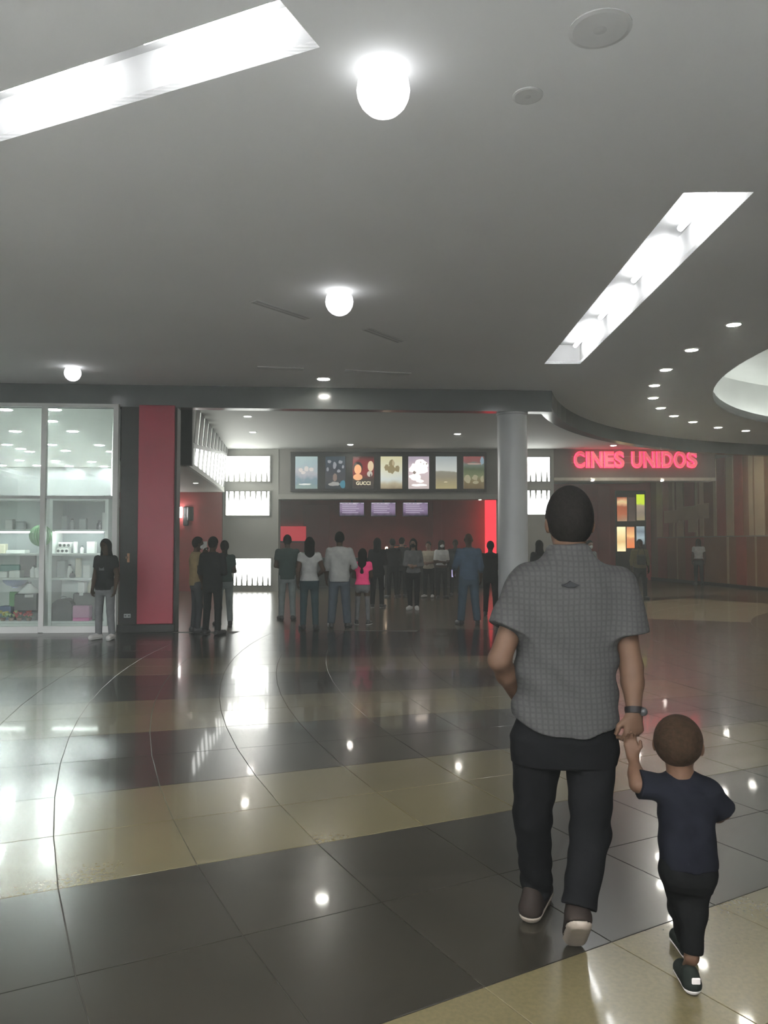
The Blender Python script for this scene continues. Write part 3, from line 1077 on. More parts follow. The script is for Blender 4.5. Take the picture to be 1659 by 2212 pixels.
# ------------------------------------------------------------------ lobby: slotted side light box
WL = 25.7                                  # plane of the poster wall
A, B = Vector((-4.28, 17.1)), Vector((-5.20, WL - .30))
t_ = (B - A).normalized()
n_ = Vector((t_.y, -t_.x))                 # towards the lobby
lb = thing('slotted_light_box', 'long dark box with upright lit slots high on the lobby side', 'light box', (A.x, A.y, 0))
ZB, ZT = 3.36, H_L


def on_box(s, z, o=0.0):
    p = A + t_ * s + n_ * (o + .10 * (z - ZB) / (ZT - ZB))
    return Vector((p.x - A.x, p.y - A.y, z))


LEN = (B - A).length


def slab(q, th, name, m, parent):
    """Four corners on the box face, thickness th towards the lobby."""
    o = Vector((n_.x, n_.y, 0)) * th
    mb = MB().add([*q, *[p + o for p in q]], [(0, 1, 2, 3), (7, 6, 5, 4), (0, 4, 5, 1), (1, 5, 6, 2), (2, 6, 7, 3), (3, 7, 4, 0)])
    return mb.build(name, m, parent)


zm = lambda s: 3.70 + (4.44 - 3.70) * s / LEN
slab([on_box(0, ZB - .12), on_box(LEN, ZB - .12), on_box(LEN, ZT), on_box(0, ZT)], -.30, 'carcass', M['soffit'], lb)
slab([on_box(0, ZB, .0), on_box(LEN, ZB, .0), on_box(LEN, zm(LEN) - .04, .0), on_box(0, zm(0) - .04, .0)], .006, 'lower_diffuser', M['panel'], lb)
slab([on_box(0, zm(0) + .04, .0), on_box(LEN, zm(LEN) + .04, .0), on_box(LEN, ZT - .01, .0), on_box(0, ZT - .01, .0)], .006, 'upper_diffuser', M['panel_dim'], lb)
M['bar'] = mat('bar_dark', (.07, .07, .065), .4, .1, 3)
slab([on_box(0, zm(0) - .05, .007), on_box(LEN, zm(LEN) - .05, .007), on_box(LEN, zm(LEN) + .05, .007), on_box(0, zm(0) + .05, .007)], .03, 'middle_rail', M['bar'], lb)
slab([on_box(0, ZB - .12, .007), on_box(LEN, ZB - .12, .007), on_box(LEN, ZB, .007), on_box(0, ZB, .007)], .03, 'bottom_rail', M['soffit'], lb)
NSL = 10
for i in range(NSL + 1):
    s = LEN * i / NSL
    hw, hn = .25, .13                     # bars are wide at the ends, narrow at mid height, so the slots are lens shaped
    s = min(max(s, .14), LEN - .14)
    z0, z1 = ZB, zm(s) - .05
    zc = (z0 + z1) / 2
    slab([on_box(s - hn, z0, .008), on_box(s + hn, z0, .008), on_box(s + hn * .8, zc, .008), on_box(s - hn * .8, zc, .008)], .025, 'bar', M['bar'], lb)
    slab([on_box(s - hn * .8, zc, .008), on_box(s + hn * .8, zc, .008), on_box(s + hn, z1, .008), on_box(s - hn, z1, .008)], .025, 'bar', M['bar'], lb)
    z0, z1 = zm(s) + .05, ZT - .01
    if z1 - z0 > .12:
        slab([on_box(s - .27, z0, .008), on_box(s + .27, z0, .008), on_box(s + .27, z1, .008), on_box(s - .27, z1, .008)], .025, 'bar', M['bar'], lb)
fr = MB().wall([(-4.9, 16.9), (-3.9 - .25, 16.9 + .05)], .2, ZB - .12, H_L)
struct('trim_3', fr, M['darkstone'], 'dark end panel closing the slotted light box', 'panel')
struct('ceiling_side', MB().prism([(-5.6, 16.6), (-4.3, 17.1), (-5.2, 25.6), (-8.7, 25.6)], ZB - .14, ZB - .06), M['soffit'], 'low grey ceiling of the side passage under the light box', 'ceiling')
cz = at_z(423, 1043, ZB - .14)
spot('side', 0, 0, ZB - .14, .06, M['spot'], 'tiny downlight in the low ceiling of the side passage', 'lobby downlights', loc=(cz.x, cz.y, ZB - .14))

# red wall at the end of the side passage, its lamp and lit panel
struct('wall_side_passage', MB().span((-8.75, WL, 0), (-5.3, WL + .2, 3.4)), M['redwall'], 'red wall at the end of the side passage', 'wall')
sp_ = at_d(401, 1112, WL - .02)
wl = thing('wall_lamp', 'black double wall lamp glowing on the red side wall', 'wall lamp', sp_)
MB().rbox((.02, -.05, -.05), (.16, .10, .62), .02).build('back_plate', M['black'], wl)
MB().lathe([(.10, -.2), (.11, 0), (.10, .24)], (.20, -.20, .0), 16).build('housing', M['black'], wl, smooth=True)
MB().lathe([(.07, -.16), (.075, 0), (.07, .18)], (-.13, -.22, .06), 16).build('lamp', emit('wall_lamp_glow', (1, 1, .97), 16), wl, smooth=True)
MB().box((0, -.14, 0), (.3, .03, .03)).build('bracket', M['black'], wl)
# ------------------------------------------------------------------ poster wall with backlit panels
XW0, XW1 = at_d(482, 1000, WL).x, at_d(602, 1000, WL).x
XR0, XR1 = at_d(1076, 1000, WL).x, at_d(1196, 1000, WL).x
Z_BK = at_d(800, 1068, WL).z
struct('wall_front_pier', MB().span((XW0, WL, 0), (XW1, WL + .5, H_L)), M['greywall'], 'grey wall pier that holds three backlit panels', 'wall')
struct('wall_front_pier_far', MB().span((XR0, WL, 0), (XR1, WL + .5, H_L)), M['greywall'], 'grey wall pier behind the round column', 'wall')
struct('wall_poster', MB().span((XW1, WL + .02, Z_BK), (XR0, WL + .5, H_L)), M['bulkhead'], 'grey bulkhead that carries the film posters', 'wall')
struct('trim_4', MB().span((XW1, WL - .08, Z_BK - .16), (XR0, WL + .5, Z_BK)), M['greywall'], 'pale lintel under the film posters', 'trim')


def light_panel(x0, y0, x1, y1, label, nb, seed, taper):
    a, b = at_d(x0, y0, WL), at_d(x1, y1, WL)
    w, h = b.x - a.x, a.z - b.z
    t = thing('backlit_panel', label, 'light panel', ((a.x + b.x) / 2, WL, (a.z + b.z) / 2), group='backlit wall panels')
    MB().span((-w / 2, -.03, -h / 2), (w / 2, 0, h / 2)).build('diffuser', M['panel'], t)
    for c_, s_ in (((0, -.03, h / 2 + .02), (w + .08, .06, .04)), ((0, -.03, -h / 2 - .02), (w + .08, .06, .04)), ((-w / 2 - .02, -.03, 0), (.04, .06, h)), ((w / 2 + .02, -.03, 0), (.04, .06, h))):
        MB().box(c_, s_).build('frame_bar', M['bulkhead'], t)
    for i in range(nb):
        x = -w / 2 + w * (i + .5) / nb
        wt, wb = (.034, .003) if taper > 0 else (.003, .034)
        r_ = random.Random(seed * 31 + i).uniform(.42, .6)
        zb, zt = (h / 2 - h * r_, h / 2) if taper > 0 else (-h / 2, -h / 2 + h * r_)
        MB().add([(x - wb, -.045, zb), (x + wb, -.045, zb), (x + wt, -.045, zt), (x - wt, -.045, zt),
                  (x - wb, -.031, zb), (x + wb, -.031, zb), (x + wt, -.031, zt), (x - wt, -.031, zt)],
                 [(0, 1, 2, 3), (7, 6, 5, 4), (0, 4, 5, 1), (1, 5, 6, 2), (2, 6, 7, 3), (3, 7, 4, 0)]).build('bar', M['soffit'], t)


light_panel(489, 986, 583, 1040, 'topmost bright backlit panel next to the slotted light box', 8, 1, -1)
light_panel(489, 1062, 582, 1113, 'middle bright backlit panel of the pier beside the posters', 8, 2, 1)
light_panel(506, 1207, 585, 1264, 'lowest bright backlit panel near the floor beside the posters', 7, 3, -1)
light_panel(1104, 988, 1187, 1040, 'upper bright backlit panel beside the round column', 7, 4, -1)
light_panel(1104, 1060, 1187, 1111, 'lower bright backlit panel beside the round column', 7, 5, 1)

pf_a, pf_b = at_d(628, 977, WL), at_d(1050, 1063, WL)
MB_f = thing('poster_light_box', 'long black case that holds the row of film posters', 'frame', ((pf_a.x + pf_b.x) / 2, WL, (pf_a.z + pf_b.z) / 2))
W_, H_ = pf_b.x - pf_a.x, pf_a.z - pf_b.z
MB().rbox((0, -.03, 0), (W_, .10, H_), .02).build('case', M['black'], MB_f)
MB().rbox((0, -.085, H_ / 2 - .02), (W_, .02, .04), .004).build('top_rail', M['black'], MB_f)
MB().rbox((0, -.085, -H_ / 2 + .02), (W_, .02, .04), .004).build('bottom_rail', M['black'], MB_f)

PS = .55
pale = lambda v: (v, v, v)
posters = [
    (638, 686, 'pale blue grey film poster with a crowd of small figures, first of the row',
     [(0, (.16, .22, .20)), (.25, (.12, .18, .22)), (.5, (.30, .30, .32)), (.75, (.24, .32, .34)), (1, (.28, .36, .36))], .55, 9,
     [((.45, .42, .40), [(.5, .62, .10, .08), (.25, .58, .10, .06), (.72, .60, .10, .06), (.36, .5, .1, .05)]), ((.5, .52, .5), [(.45, .14, .28, .025)])]),
    (703, 746, 'dark film poster with pale figures in a ring, second of the row',
     [(0, (.015, .02, .025)), (.3, (.03, .03, .035)), (.6, (.02, .025, .035)), (1, (.02, .035, .05))], .3, 8,
     [((.2, .21, .23), [(.46, .72, .09, .1), (.2, .84, .09, .05), (.75, .83, .1, .05), (.88, .68, .06, .05), (.12, .6, .06, .06), (.68, .55, .09, .05)]), ((.14, .1, .08), [(.48, .36, .1, .13)]), ((.22, .22, .21), [(.45, .15, .3, .06)]), ((.03, .14, .19), [(.86, .14, .14, .12)])]),
    (762, 808, 'red and black film poster with two pale heads and lettering, third of the row',
     [(0, (.015, .012, .01)), (.3, (.03, .02, .015)), (.5, (.16, .015, .015)), (.85, (.14, .012, .015)), (1, (.03, .012, .012))], .2, 4, []),
    (822, 869, 'cream film poster with a brown figure above white folds, fourth of the row',
     [(0, (.16, .12, .07)), (.15, (.3, .27, .18)), (.3, (.42, .46, .44)), (.6, (.48, .48, .36)), (1, (.46, .44, .27))], .25, 5,
     [((.24, .2, .10), [(.52, .80, .13, .12), (.5, .60, .2, .13), (.28, .66, .1, .1), (.78, .62, .1, .1)]), ((.42, .36, .22), [(.58, .80, .06, .08)])]),
    (882, 927, 'brightest film poster, mostly white with dark spots, fifth of the row',
     [(0, (.42, .36, .35)), (.3, (.46, .38, .38)), (.6, (.5, .42, .45)), (1, (.28, .24, .30))], .3, 6,
     [((1.05, 1.0, .94), [(.5, .62, .42, .17), (.62, .76, .33, .14), (.34, .36, .28, .10), (.55, .24, .18, .05), (.48, .115, .38, .035)]), ((.2, .16, .14), [(.6, .82, .03, .02), (.74, .76, .03, .02), (.88, .77, .035, .025), (.3, .5, .08, .05)])]),
    (941, 987, 'misty grey landscape film poster, sixth of the row',
     [(0, (.33, .29, .14)), (.2, (.27, .24, .13)), (.38, (.2, .18, .13)), (.52, (.22, .22, .17)), (.56, (.5, .53, .5)), (1, (.30, .35, .36))], .12, 8,
     [((.6, .55, .42), [(.47, .21, .09, .014)])]),
    (1001, 1046, 'green and brown film poster with a red top, seventh of the row',
     [(0, (.09, .065, .03)), (.25, (.16, .13, .06)), (.4, (.14, .16, .08)), (.6, (.06, .09, .045)), (.78, (.13, .16, .14)), (.84, (.2, .07, .07)), (1, (.22, .06, .06))], .2, 7,
     [((.30, .28, .18), [(.2, .3, .16, .12), (.55, .34, .14, .08), (.9, .3, .08, .1), (.6, .2, .14, .05)]), ((.42, .3, .26), [(.5, .77, .36, .02)]), ((.2, .3, .36), [(.9, .86, .1, .12)])]),
]
for i, (x0, x1, lab, stops, dist, sc_, blobs) in enumerate(posters):
    a, b = at_d(x0, 986, WL - .09), at_d(x1, 1056, WL - .09)
    w, h = b.x - a.x, a.z - b.z
    t = thing('film_poster', lab, 'poster', ((a.x + b.x) / 2, WL - .08, (a.z + b.z) / 2), group='backlit film posters')
    MB().rbox((0, -.012, 0), (w, .02, h), .008).build('sheet', print_mat(f'poster_print_{i}', stops, PS * (1.3 if i in (3, 4) else 1), dist, sc_ / w * .4), t)
    for k, (c_, els) in enumerate(blobs):
        mb = MB()
        for ex, ez, rx, rz_ in els:
            n = 14
            r_ = random.Random(int(ex * 1000 + ez * 77 + i))
            pts = []
            for q in range(n):
                g = 1 + r_.uniform(-.18, .18)
                px_ = min(max((ex - .5 + rx * g * math.cos(2 * PI * q / n)) * w, -w * .49), w * .49)
                pz_ = min(max((ez - .5 + rz_ * g * math.sin(2 * PI * q / n)) * h, -h * .49), h * .49)
                pts.append((px_, pz_))
            mb.add([(x, -.0245 - .001 * k, z) for x, z in pts] + [(x, -.0215 - .001 * k, z) for x, z in pts], [tuple(range(n)), tuple(range(n, 2 * n))[::-1]] + [(j, n + j, n + (j + 1) % n, (j + 1) % n) for j in range(n)])
        mb.build('print', emit(f'poster_ink_{i}_{k}', c_, PS * (1.4 if i == 4 else 1)), t)
    if i == 2:
        face, cream, dark_i = emit('poster_face', (.62, .32, .15), PS), emit('poster_cream', (.5, .42, .27), PS), emit('poster_dark', (.02, .014, .012), .3)

        def disc(nm, ex, ez, rx, rz_, m_, o):
            MB().add([((ex - .5) * w + rx * w * math.cos(2 * PI * q / 20), -.022 - o, (ez - .5) * h + rz_ * h * math.sin(2 * PI * q / 20)) for q in range(20)]
                     + [((ex - .5) * w + rx * w * math.cos(2 * PI * q / 20), -.020 - o, (ez - .5) * h + rz_ * h * math.sin(2 * PI * q / 20)) for q in range(20)],
                     [tuple(range(20)), tuple(range(20, 40))[::-1]] + [(j, 20 + j, 20 + (j + 1) % 20, (j + 1) % 20) for j in range(20)]).build(nm, m_, t)
        disc('print', .24, .66, .23, .18, dark_i, .0005)
        disc('print', .24, .60, .17, .15, face, .0035)
        disc('print', .24, .36, .22, .10, face, .0035)
        disc('print', .84, .70, .14, .16, cream, .0035)
        disc('print', .80, .46, .13, .09, emit('poster_shirt', (.4, .38, .33), PS), .0035)
        disc('print', .84, .40, .03, .07, dark_i, .0065)
        gm = text_mesh('GUCCI', .155, .004, emit('poster_letters', (.5, .46, .32), .8), .004, 'lettering')
        link('lettering', gm, t, (0, -.03, -h / 2 + .13))

# soffit lamps under the lintel
c_ = at_d(1037, 1070, WL + .05)
spot('tiny', 0, 0, Z_BK - .16, .05, M['spot'], 'tiny downlight under the poster lintel near the round column', 'lobby downlights', loc=(c_.x, WL + .1, Z_BK - .16))

# ------------------------------------------------------------------ snack hall behind the poster wall
XK0, XK1, YK = XW0 - .6, XR1 - .1, 30.5
struct('wall_snack_back', MB().span((XK0 - .2, YK, 0), (XK1 + .3, YK + .2, 3.9)), M['darkred'], 'dark red back wall of the snack hall', 'wall')
struct('wall_snack_left', MB().span((XK0 - .2, WL + .5, 0), (XK0, YK, 3.9)), M['darkred'], 'dark red side wall of the snack hall', 'wall')
struct('wall_snack_right', MB().span((XK1, WL + .5, 0), (XK1 + .2, YK, 3.9)), M['redwall'], 'red side wall of the snack hall beyond the column', 'wall')
struct('ceiling_snack', MB().span((XK0 - .2, WL + .5, 3.6), (XK1 + .2, YK, 3.7)), M['black'], 'black ceiling of the snack hall', 'ceiling')


def pilaster(x0, x1, y0, y1, d, m, label, dep=.12):
    a, b = at_d(x0, y0, d), at_d(x1, y1, d)
    t = thing('wall_board', label, 'wall panel', ((a.x + b.x) / 2, d, b.z), group='red boards in the snack hall')
    MB().rbox((0, dep / 2, (a.z - b.z) / 2), (b.x - a.x, dep, a.z - b.z), .01).build('board', m, t)
    MB().box((0, dep / 2, .03), (b.x - a.x + .02, dep + .01, .06)).build('edge', M['black'], t)


pilaster(655, 710, 1090, 1262, YK - .13, M['redwall'], 'broad red board behind the woman in the white top')
pilaster(935, 955, 1082, 1262, YK - .13, M['redwall'], 'narrow red board between the menu screens and the man in denim')
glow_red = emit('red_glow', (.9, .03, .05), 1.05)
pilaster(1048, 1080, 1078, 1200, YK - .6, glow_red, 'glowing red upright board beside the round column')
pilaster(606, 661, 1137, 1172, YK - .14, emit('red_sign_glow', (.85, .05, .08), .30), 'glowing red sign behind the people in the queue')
for i, (x0, x1) in enumerate([(734, 786), (802, 854), (871, 924)]):
    d = 28.0
    a, b = at_d(x0, 1086, d), at_d(x1, 1114, d)
    w, h = b.x - a.x, a.z - b.z
    t = thing('menu_screen', f'{ORD[i]} of the three lilac menu screens above the counter, from the pillar side', 'screen', ((a.x + b.x) / 2, d, (a.z + b.z) / 2), group='menu screens over the counter')
    MB().rbox((0, .03, 0), (w + .05, .06, h + .05), .01).build('housing', M['black'], t)
    MB().span((-w / 2, -.006, -h / 2), (w / 2, 0, h / 2)).build('display', print_mat(f'menu_print_{i}', [(0, (.03, .015, .045)), (.35, (.22, .15, .28)), (.7, (.30, .23, .36)), (.92, (.22, .16, .28)), (1, (.8, .75, .85))], .55, .5, 5), t)
    for k in range(5):
        MB().span((-w * .40, -.010, h * (.32 - .15 * k)), (w * random.uniform(.15, .38), -.006, h * (.36 - .15 * k))).build('menu_line', emit('menu_line', (.7, .66, .75), .45) if (i, k) == (0, 0) else bpy.data.materials['menu_line'], t)
    MB().span((-.02, .02, h / 2), (.02, .06, 3.6 - (a.z + b.z) / 2)).build('bracket', M['black'], t)
ct = thing('snack_counter', 'long dark snack counter behind the crowd', 'counter', (0, 27.6, 0))
MB().rbox((.2, .3, .5), (6.6, .6, 1.0), .02).build('body', M['black'], ct)
MB().rbox((.2, .28, 1.02), (6.7, .7, .05), .015).build('top', M['darkstone'], ct)
for i in range(8):
    MB().rbox((-2.7 + i * .83, -.008, .5), (.78, .02, .86), .006).build('front_panel', M['darkstone'], ct)
lpos = at_d(835, 1176, 27.4)
tl = thing('counter_lamp', 'small bright lamp on the snack counter', 'lamp', (lpos.x, 27.75, 1.045))
MB().lathe([(.09, 0), (.09, .02), (.02, .03), (.02, .22)], n=14).build('stand', M['black'], tl)
MB().lathe([(.04, 0), (.05, .08), (.04, .16), (1e-5, .17)], (0, 0, .22), 14).build('bulb', emit('counter_bulb', (1, .75, .5), 9), tl, smooth=True)
ws = thing('warm_display', 'orange glowing snack display on the counter', 'display case', (at_d(862, 1185, 27.9).x, 28.0, 1.045))
MB().rbox((0, 0, .2), (.5, .3, .4), .02).build('case', emit('warm_glow', (.5, .10, .03), .30), ws)
MB().rbox((0, 0, .42), (.54, .34, .05), .01).build('roof', M['black'], ws)

# ------------------------------------------------------------------ round column
cc = at_d(1107.5, 1100, 14.62)
cl = thing('round_column', 'smooth pale grey round column under the dark beam', 'column', (cc.x, 14.62, 0))
MB().lathe([(.275, 0), (.275, 3.97)], n=48).build('shaft', M['steel'], cl, smooth=True)
MB().lathe([(.30, 0), (.30, .12), (.275, .13)], n=48).build('base_ring', M['fascia'], cl, smooth=True)
MB().lathe([(.275, 3.93), (.29, 3.94), (.29, 3.97)], n=48).build('head_ring', M['steel'], cl, smooth=True)

# ------------------------------------------------------------------ cinema sign bulkhead and corridor
S0, S1 = XR1, at_d(1545, 1000, WL).x
Z_S = at_d(1400, 1032, WL).z
struct('wall_sign', MB().span((S0, WL, Z_S), (S1, WL + .6, H_L)), mat('sign_bulkhead', (.10, .078, .062), .6, .08, 1), 'grey bulkhead behind the red cinema sign', 'wall')
struct('trim_5', MB().span((S0, WL - .05, Z_S - .10), (S1, WL + .6, Z_S)), mat('lintel_pale', (.42, .40, .33), .6), 'pale lintel under the red cinema sign', 'trim')
for i, (x, lb_) in enumerate([(1274, 'tiny downlight under the sign lintel nearer the column'), (1422, 'tiny downlight under the sign lintel nearer the striped wall')]):
    c_ = at_d(x, 1022, WL + .3)
    spot('tiny', 0, 0, Z_S - .10, .05, M['spot'], lb_, 'lobby downlights', loc=(c_.x, WL - .02, Z_S - .10))
sg0, sg1 = at_d(1240, 1008, WL - .16), at_d(1508, 976, WL - .16)
sign = thing('cinema_sign', 'red glowing two word letter sign over the cinema corridor', 'sign', ((sg0.x + sg1.x) / 2, WL, sg0.z))
letter_m = emit('letter_face', (.75, .13, .17), .42)
halo_m = emit('letter_halo', (1, .012, .06), 3.5)
halo_m.cycles.emission_sampling = 'NONE'
word = 'CINES UNIDOS'
cell = (sg1.x - sg0.x)
widths = {'C': .78, 'I': .36, 'N': .82, 'E': .70, 'S': .70, ' ': .42, 'U': .80, 'D': .80, 'O': .88}
tot = sum(widths[c] for c in word)
cur = -cell / 2
LS = (sg1.z - sg0.z) / .70
for chr_ in word:
    w = widths[chr_] / tot * cell
    if chr_ != ' ':
        lm_ = text_mesh(chr_, LS, .06, letter_m, .012)
        bb = [v.co.x for v in lm_.vertices]
        k = w * .84 / (max(bb) - min(bb)) if chr_ != 'I' else 1
        lm_.transform(Matrix.Scale(k, 4, Vector((1, 0, 0))))
        lo_ = link('letter', lm_, sign, (cur + w / 2, -.13, 0))
        hm = text_mesh(chr_, LS, .03, halo_m, .03, 'halo')
        hm.transform(Matrix.Scale(k, 4, Vector((1, 0, 0))))
        link('halo', hm, lo_, (0, .06, 0))
    cur += w
MB().box((0, -.03, LS * .2), (cell + .1, .03, .03)).build('mounting_rail', M['bulkhead'], sign)
MB().box((0, -.03, LS * .5), (cell + .1, .03, .03)).build('mounting_rail', M['bulkhead'], sign)

# corridor behind the sign
YC = 33.6
struct('wall_corridor', MB().span((S0 - .3, YC, 0), (11.4, YC + .2, H_L)), M['darkred'], 'dark back wall of the cinema corridor', 'wall')
struct('ceiling_corridor', MB().span((S0, WL + .6, 4.1), (S1, YC, 4.2)), M['bulkhead'], 'dark ceiling of the cinema corridor', 'ceiling')
for i, (x0, x1) in enumerate([(1195, 1232), (1240, 1262), (1290, 1318)]):
    a, b = at_d(x0, 1040, YC), at_d(x1, 1258, YC)
    t = thing('corridor_panel', ['wide dark red panel of the corridor wall beside the column', 'narrow dark red panel of the corridor wall', 'dark red corridor panel beside the lit posters', 'dark red corridor panel meeting the striped wall'][i], 'wall panel', ((a.x + b.x) / 2, YC, 0), group='corridor wall panels')
    MB().rbox((0, -.04, 2.0), (b.x - a.x, .06, 4.0), .01).build('board', M['redwall'], t)
    MB().box((0, -.05, .06), (b.x - a.x, .08, .12)).build('foot', M['black'], t)
cells = [(1333, 1355, 1074, 1126, [(0, (.30, .2, .12)), (.3, (.35, .1, .04)), (.6, (.3, .08, .03)), (.8, (.7, .5, .25)), (1, (.3, .07, .03))], .8, 'brown and orange lit poster, upper one next to the column side'),
         (1357, 1373, 1074, 1126, [(0, (.10, .075, .06)), (.5, (.05, .035, .03)), (1, (.06, .04, .035))], .6, 'almost dark poster in the middle of the upper row'),
         (1375, 1393, 1068, 1124, [(0, (.22, .19, .1)), (.3, (.16, .13, .1)), (.55, (.25, .2, .14)), (.66, (.45, .6, .02)), (1, (.45, .62, .02))], .9, 'lit poster with a lime green top'),
         (1333, 1352, 1138, 1191, [(0, (.9, .75, .42)), (.4, (.6, .42, .18)), (1, (.95, .8, .45))], .95, 'cream yellow lit poster in the lower row'),
         (1354, 1371, 1138, 1184, [(0, (.75, .2, .06)), (.45, (.6, .24, .1)), (.55, (.9, .5, .2)), (1, (.5, .2, .09))], .8, 'orange lit poster in the middle of the lower row'),
         (1375, 1393, 1137, 1176, [(0, (.12, .16, .17)), (.4, (.35, .45, .48)), (.7, (.15, .2, .24)), (1, (.3, .38, .4))], .7, 'blue grey lit poster in the lower row')]
fa, fb = at_d(1329, 1060, YC - .1), at_d(1397, 1258, YC - .1)
fs_ = thing('poster_stand', 'dark upright stand that holds the six small lit posters', 'frame', ((fa.x + fb.x) / 2, YC - .12, 0))
MB().rbox((0, .04, fa.z / 2), (fb.x - fa.x, .08, fa.z), .02).build('back', M['black'], fs_)
MB().box((0, -.02, .05), (fb.x - fa.x, .2, .1)).build('foot', M['black'], fs_)
for i, (x0, x1, y0, y1, stops, st, lab) in enumerate(cells):
    a, b = at_d(x0, y0, YC - .16), at_d(x1, y1, YC - .16)
    w, h = b.x - a.x, a.z - b.z
    t = thing('lit_poster', lab, 'poster', ((a.x + b.x) / 2, YC - .12, (a.z + b.z) / 2), group='six small lit posters')
    MB().rbox((0, -.02, 0), (w, .03, h), .006).build('sheet', print_mat(f'small_poster_{i}', stops, st, .25, 4), t)
    MB().box((0, -.015, h / 2 + .012), (w + .02, .04, .024)).build('clip_rail', M['black'], t)

# ------------------------------------------------------------------ striped wall that curves towards the rotunda
WR = [(11.38, 33.7), (11.60, 32.3), (11.95, 30.0), (12.25, 28.0), (12.45, 26.0), (12.55, 23.5), (12.55, 22.6)]
sw = MB().wall(WR, .2, 0, H_L)
striped = struct('wall_striped', sw, mat('wall_brown', (.21, .105, .055), .55, .12, 1.5), 'brown and red wall with beige upright boards', 'wall')
struct('baseboard_right', MB().wall(WR, -.025, 0, .12), M['black'], 'dark skirting of the striped wall', 'baseboard')
M['beige'] = mat('beige_board', (.36, .29, .18), .5, .08, 2)
M['redboard'] = mat('red_board', (.26, .065, .04), .5, .12, 2)


def wall_hit(px):
    k = (px - CX) / F
    for i in range(len(WR) - 1):
        (x0, y0), (x1, y1) = WR[i], WR[i + 1]
        den = (x1 - x0) - k * (y1 - y0)
        s = (k * y0 - x0) / den
        if -1e-6 <= s <= 1 + 1e-6:
            return Vector((x0 + s * (x1 - x0), y0 + s * (y1 - y0)))
    return None


def wall_board(x0, x1, z0, z1, m, name, th):
    p, q = wall_hit(x0), wall_hit(x1)
    if p is None or q is None:
        return
    MB().wall([(p.x, p.y), (q.x, q.y)], -th, z0, z1).build(name, m, striped)


ZR = 1.80
for x0, x1 in [(1420, 1432), (1455, 1458), (1463, 1477), (1504, 1508), (1513, 1521), (1543, 1549), (1571, 1586), (1620, 1629), (1633, 1654), (1668, 1672)]:
    wall_board(x0, x1, ZR, H_L, M['beige'], 'board', .03)
for x0, x1 in [(1433, 1445), (1480, 1500), (1550, 1568), (1588, 1606)]:
    wall_board(x0, x1, ZR, H_L, M['redboard'], 'board', .018)
for x0, x1 in [(1462, 1464), (1570, 1574), (1631, 1634)]:
    wall_board(x0, x1, .12, ZR, M['beige'], 'thin_board', .02)
for x0, x1 in [(1421, 1440), (1480, 1520), (1590, 1612)]:
    wall_board(x0, x1, .12, ZR, M['redboard'], 'board', .012)
wall_board(1418, 1676, ZR - .02, ZR + .02, M['bulkhead'], 'dado_rail', .035)
# pale emblem on the wall: two stepped plates
em_c = wall_hit(1488)
em = thing('wall_emblem', 'pale stepped emblem high on the striped wall', 'emblem', (em_c.x - .06, em_c.y, 2.7))
e_t = (wall_hit(1535) - wall_hit(1440)).normalized()
e_an = math.atan2(e_t.y, e_t.x)
px_m = F / em_c.y


def em_plate(x0, x1, y0, y1, o, name):
    p, q = wall_hit(x0), wall_hit(x1)
    z0, z1 = EYE + (HOR - y1) / F * em_c.y, EYE + (HOR - y0) / F * em_c.y
    c = (p + q) / 2 - em_c
    n = Vector((-e_t.y, e_t.x)) if Vector((-e_t.y, e_t.x)).x < 0 else Vector((e_t.y, -e_t.x))
    MB().rbox((c.x + .06 + n.x * o, c.y + n.y * o, (z0 + z1) / 2 - 2.7), ((q - p).length, .03, z1 - z0), .008, e_an).build(name, M['beige'], em)


em_plate(1438, 1470, 1100, 1128, .06, 'plate')
em_plate(1468, 1512, 1094, 1124, .07, 'plate')
em_plate(1510, 1535, 1091, 1122, .06, 'plate')
em_plate(1490, 1508, 1124, 1150, .06, 'plate')

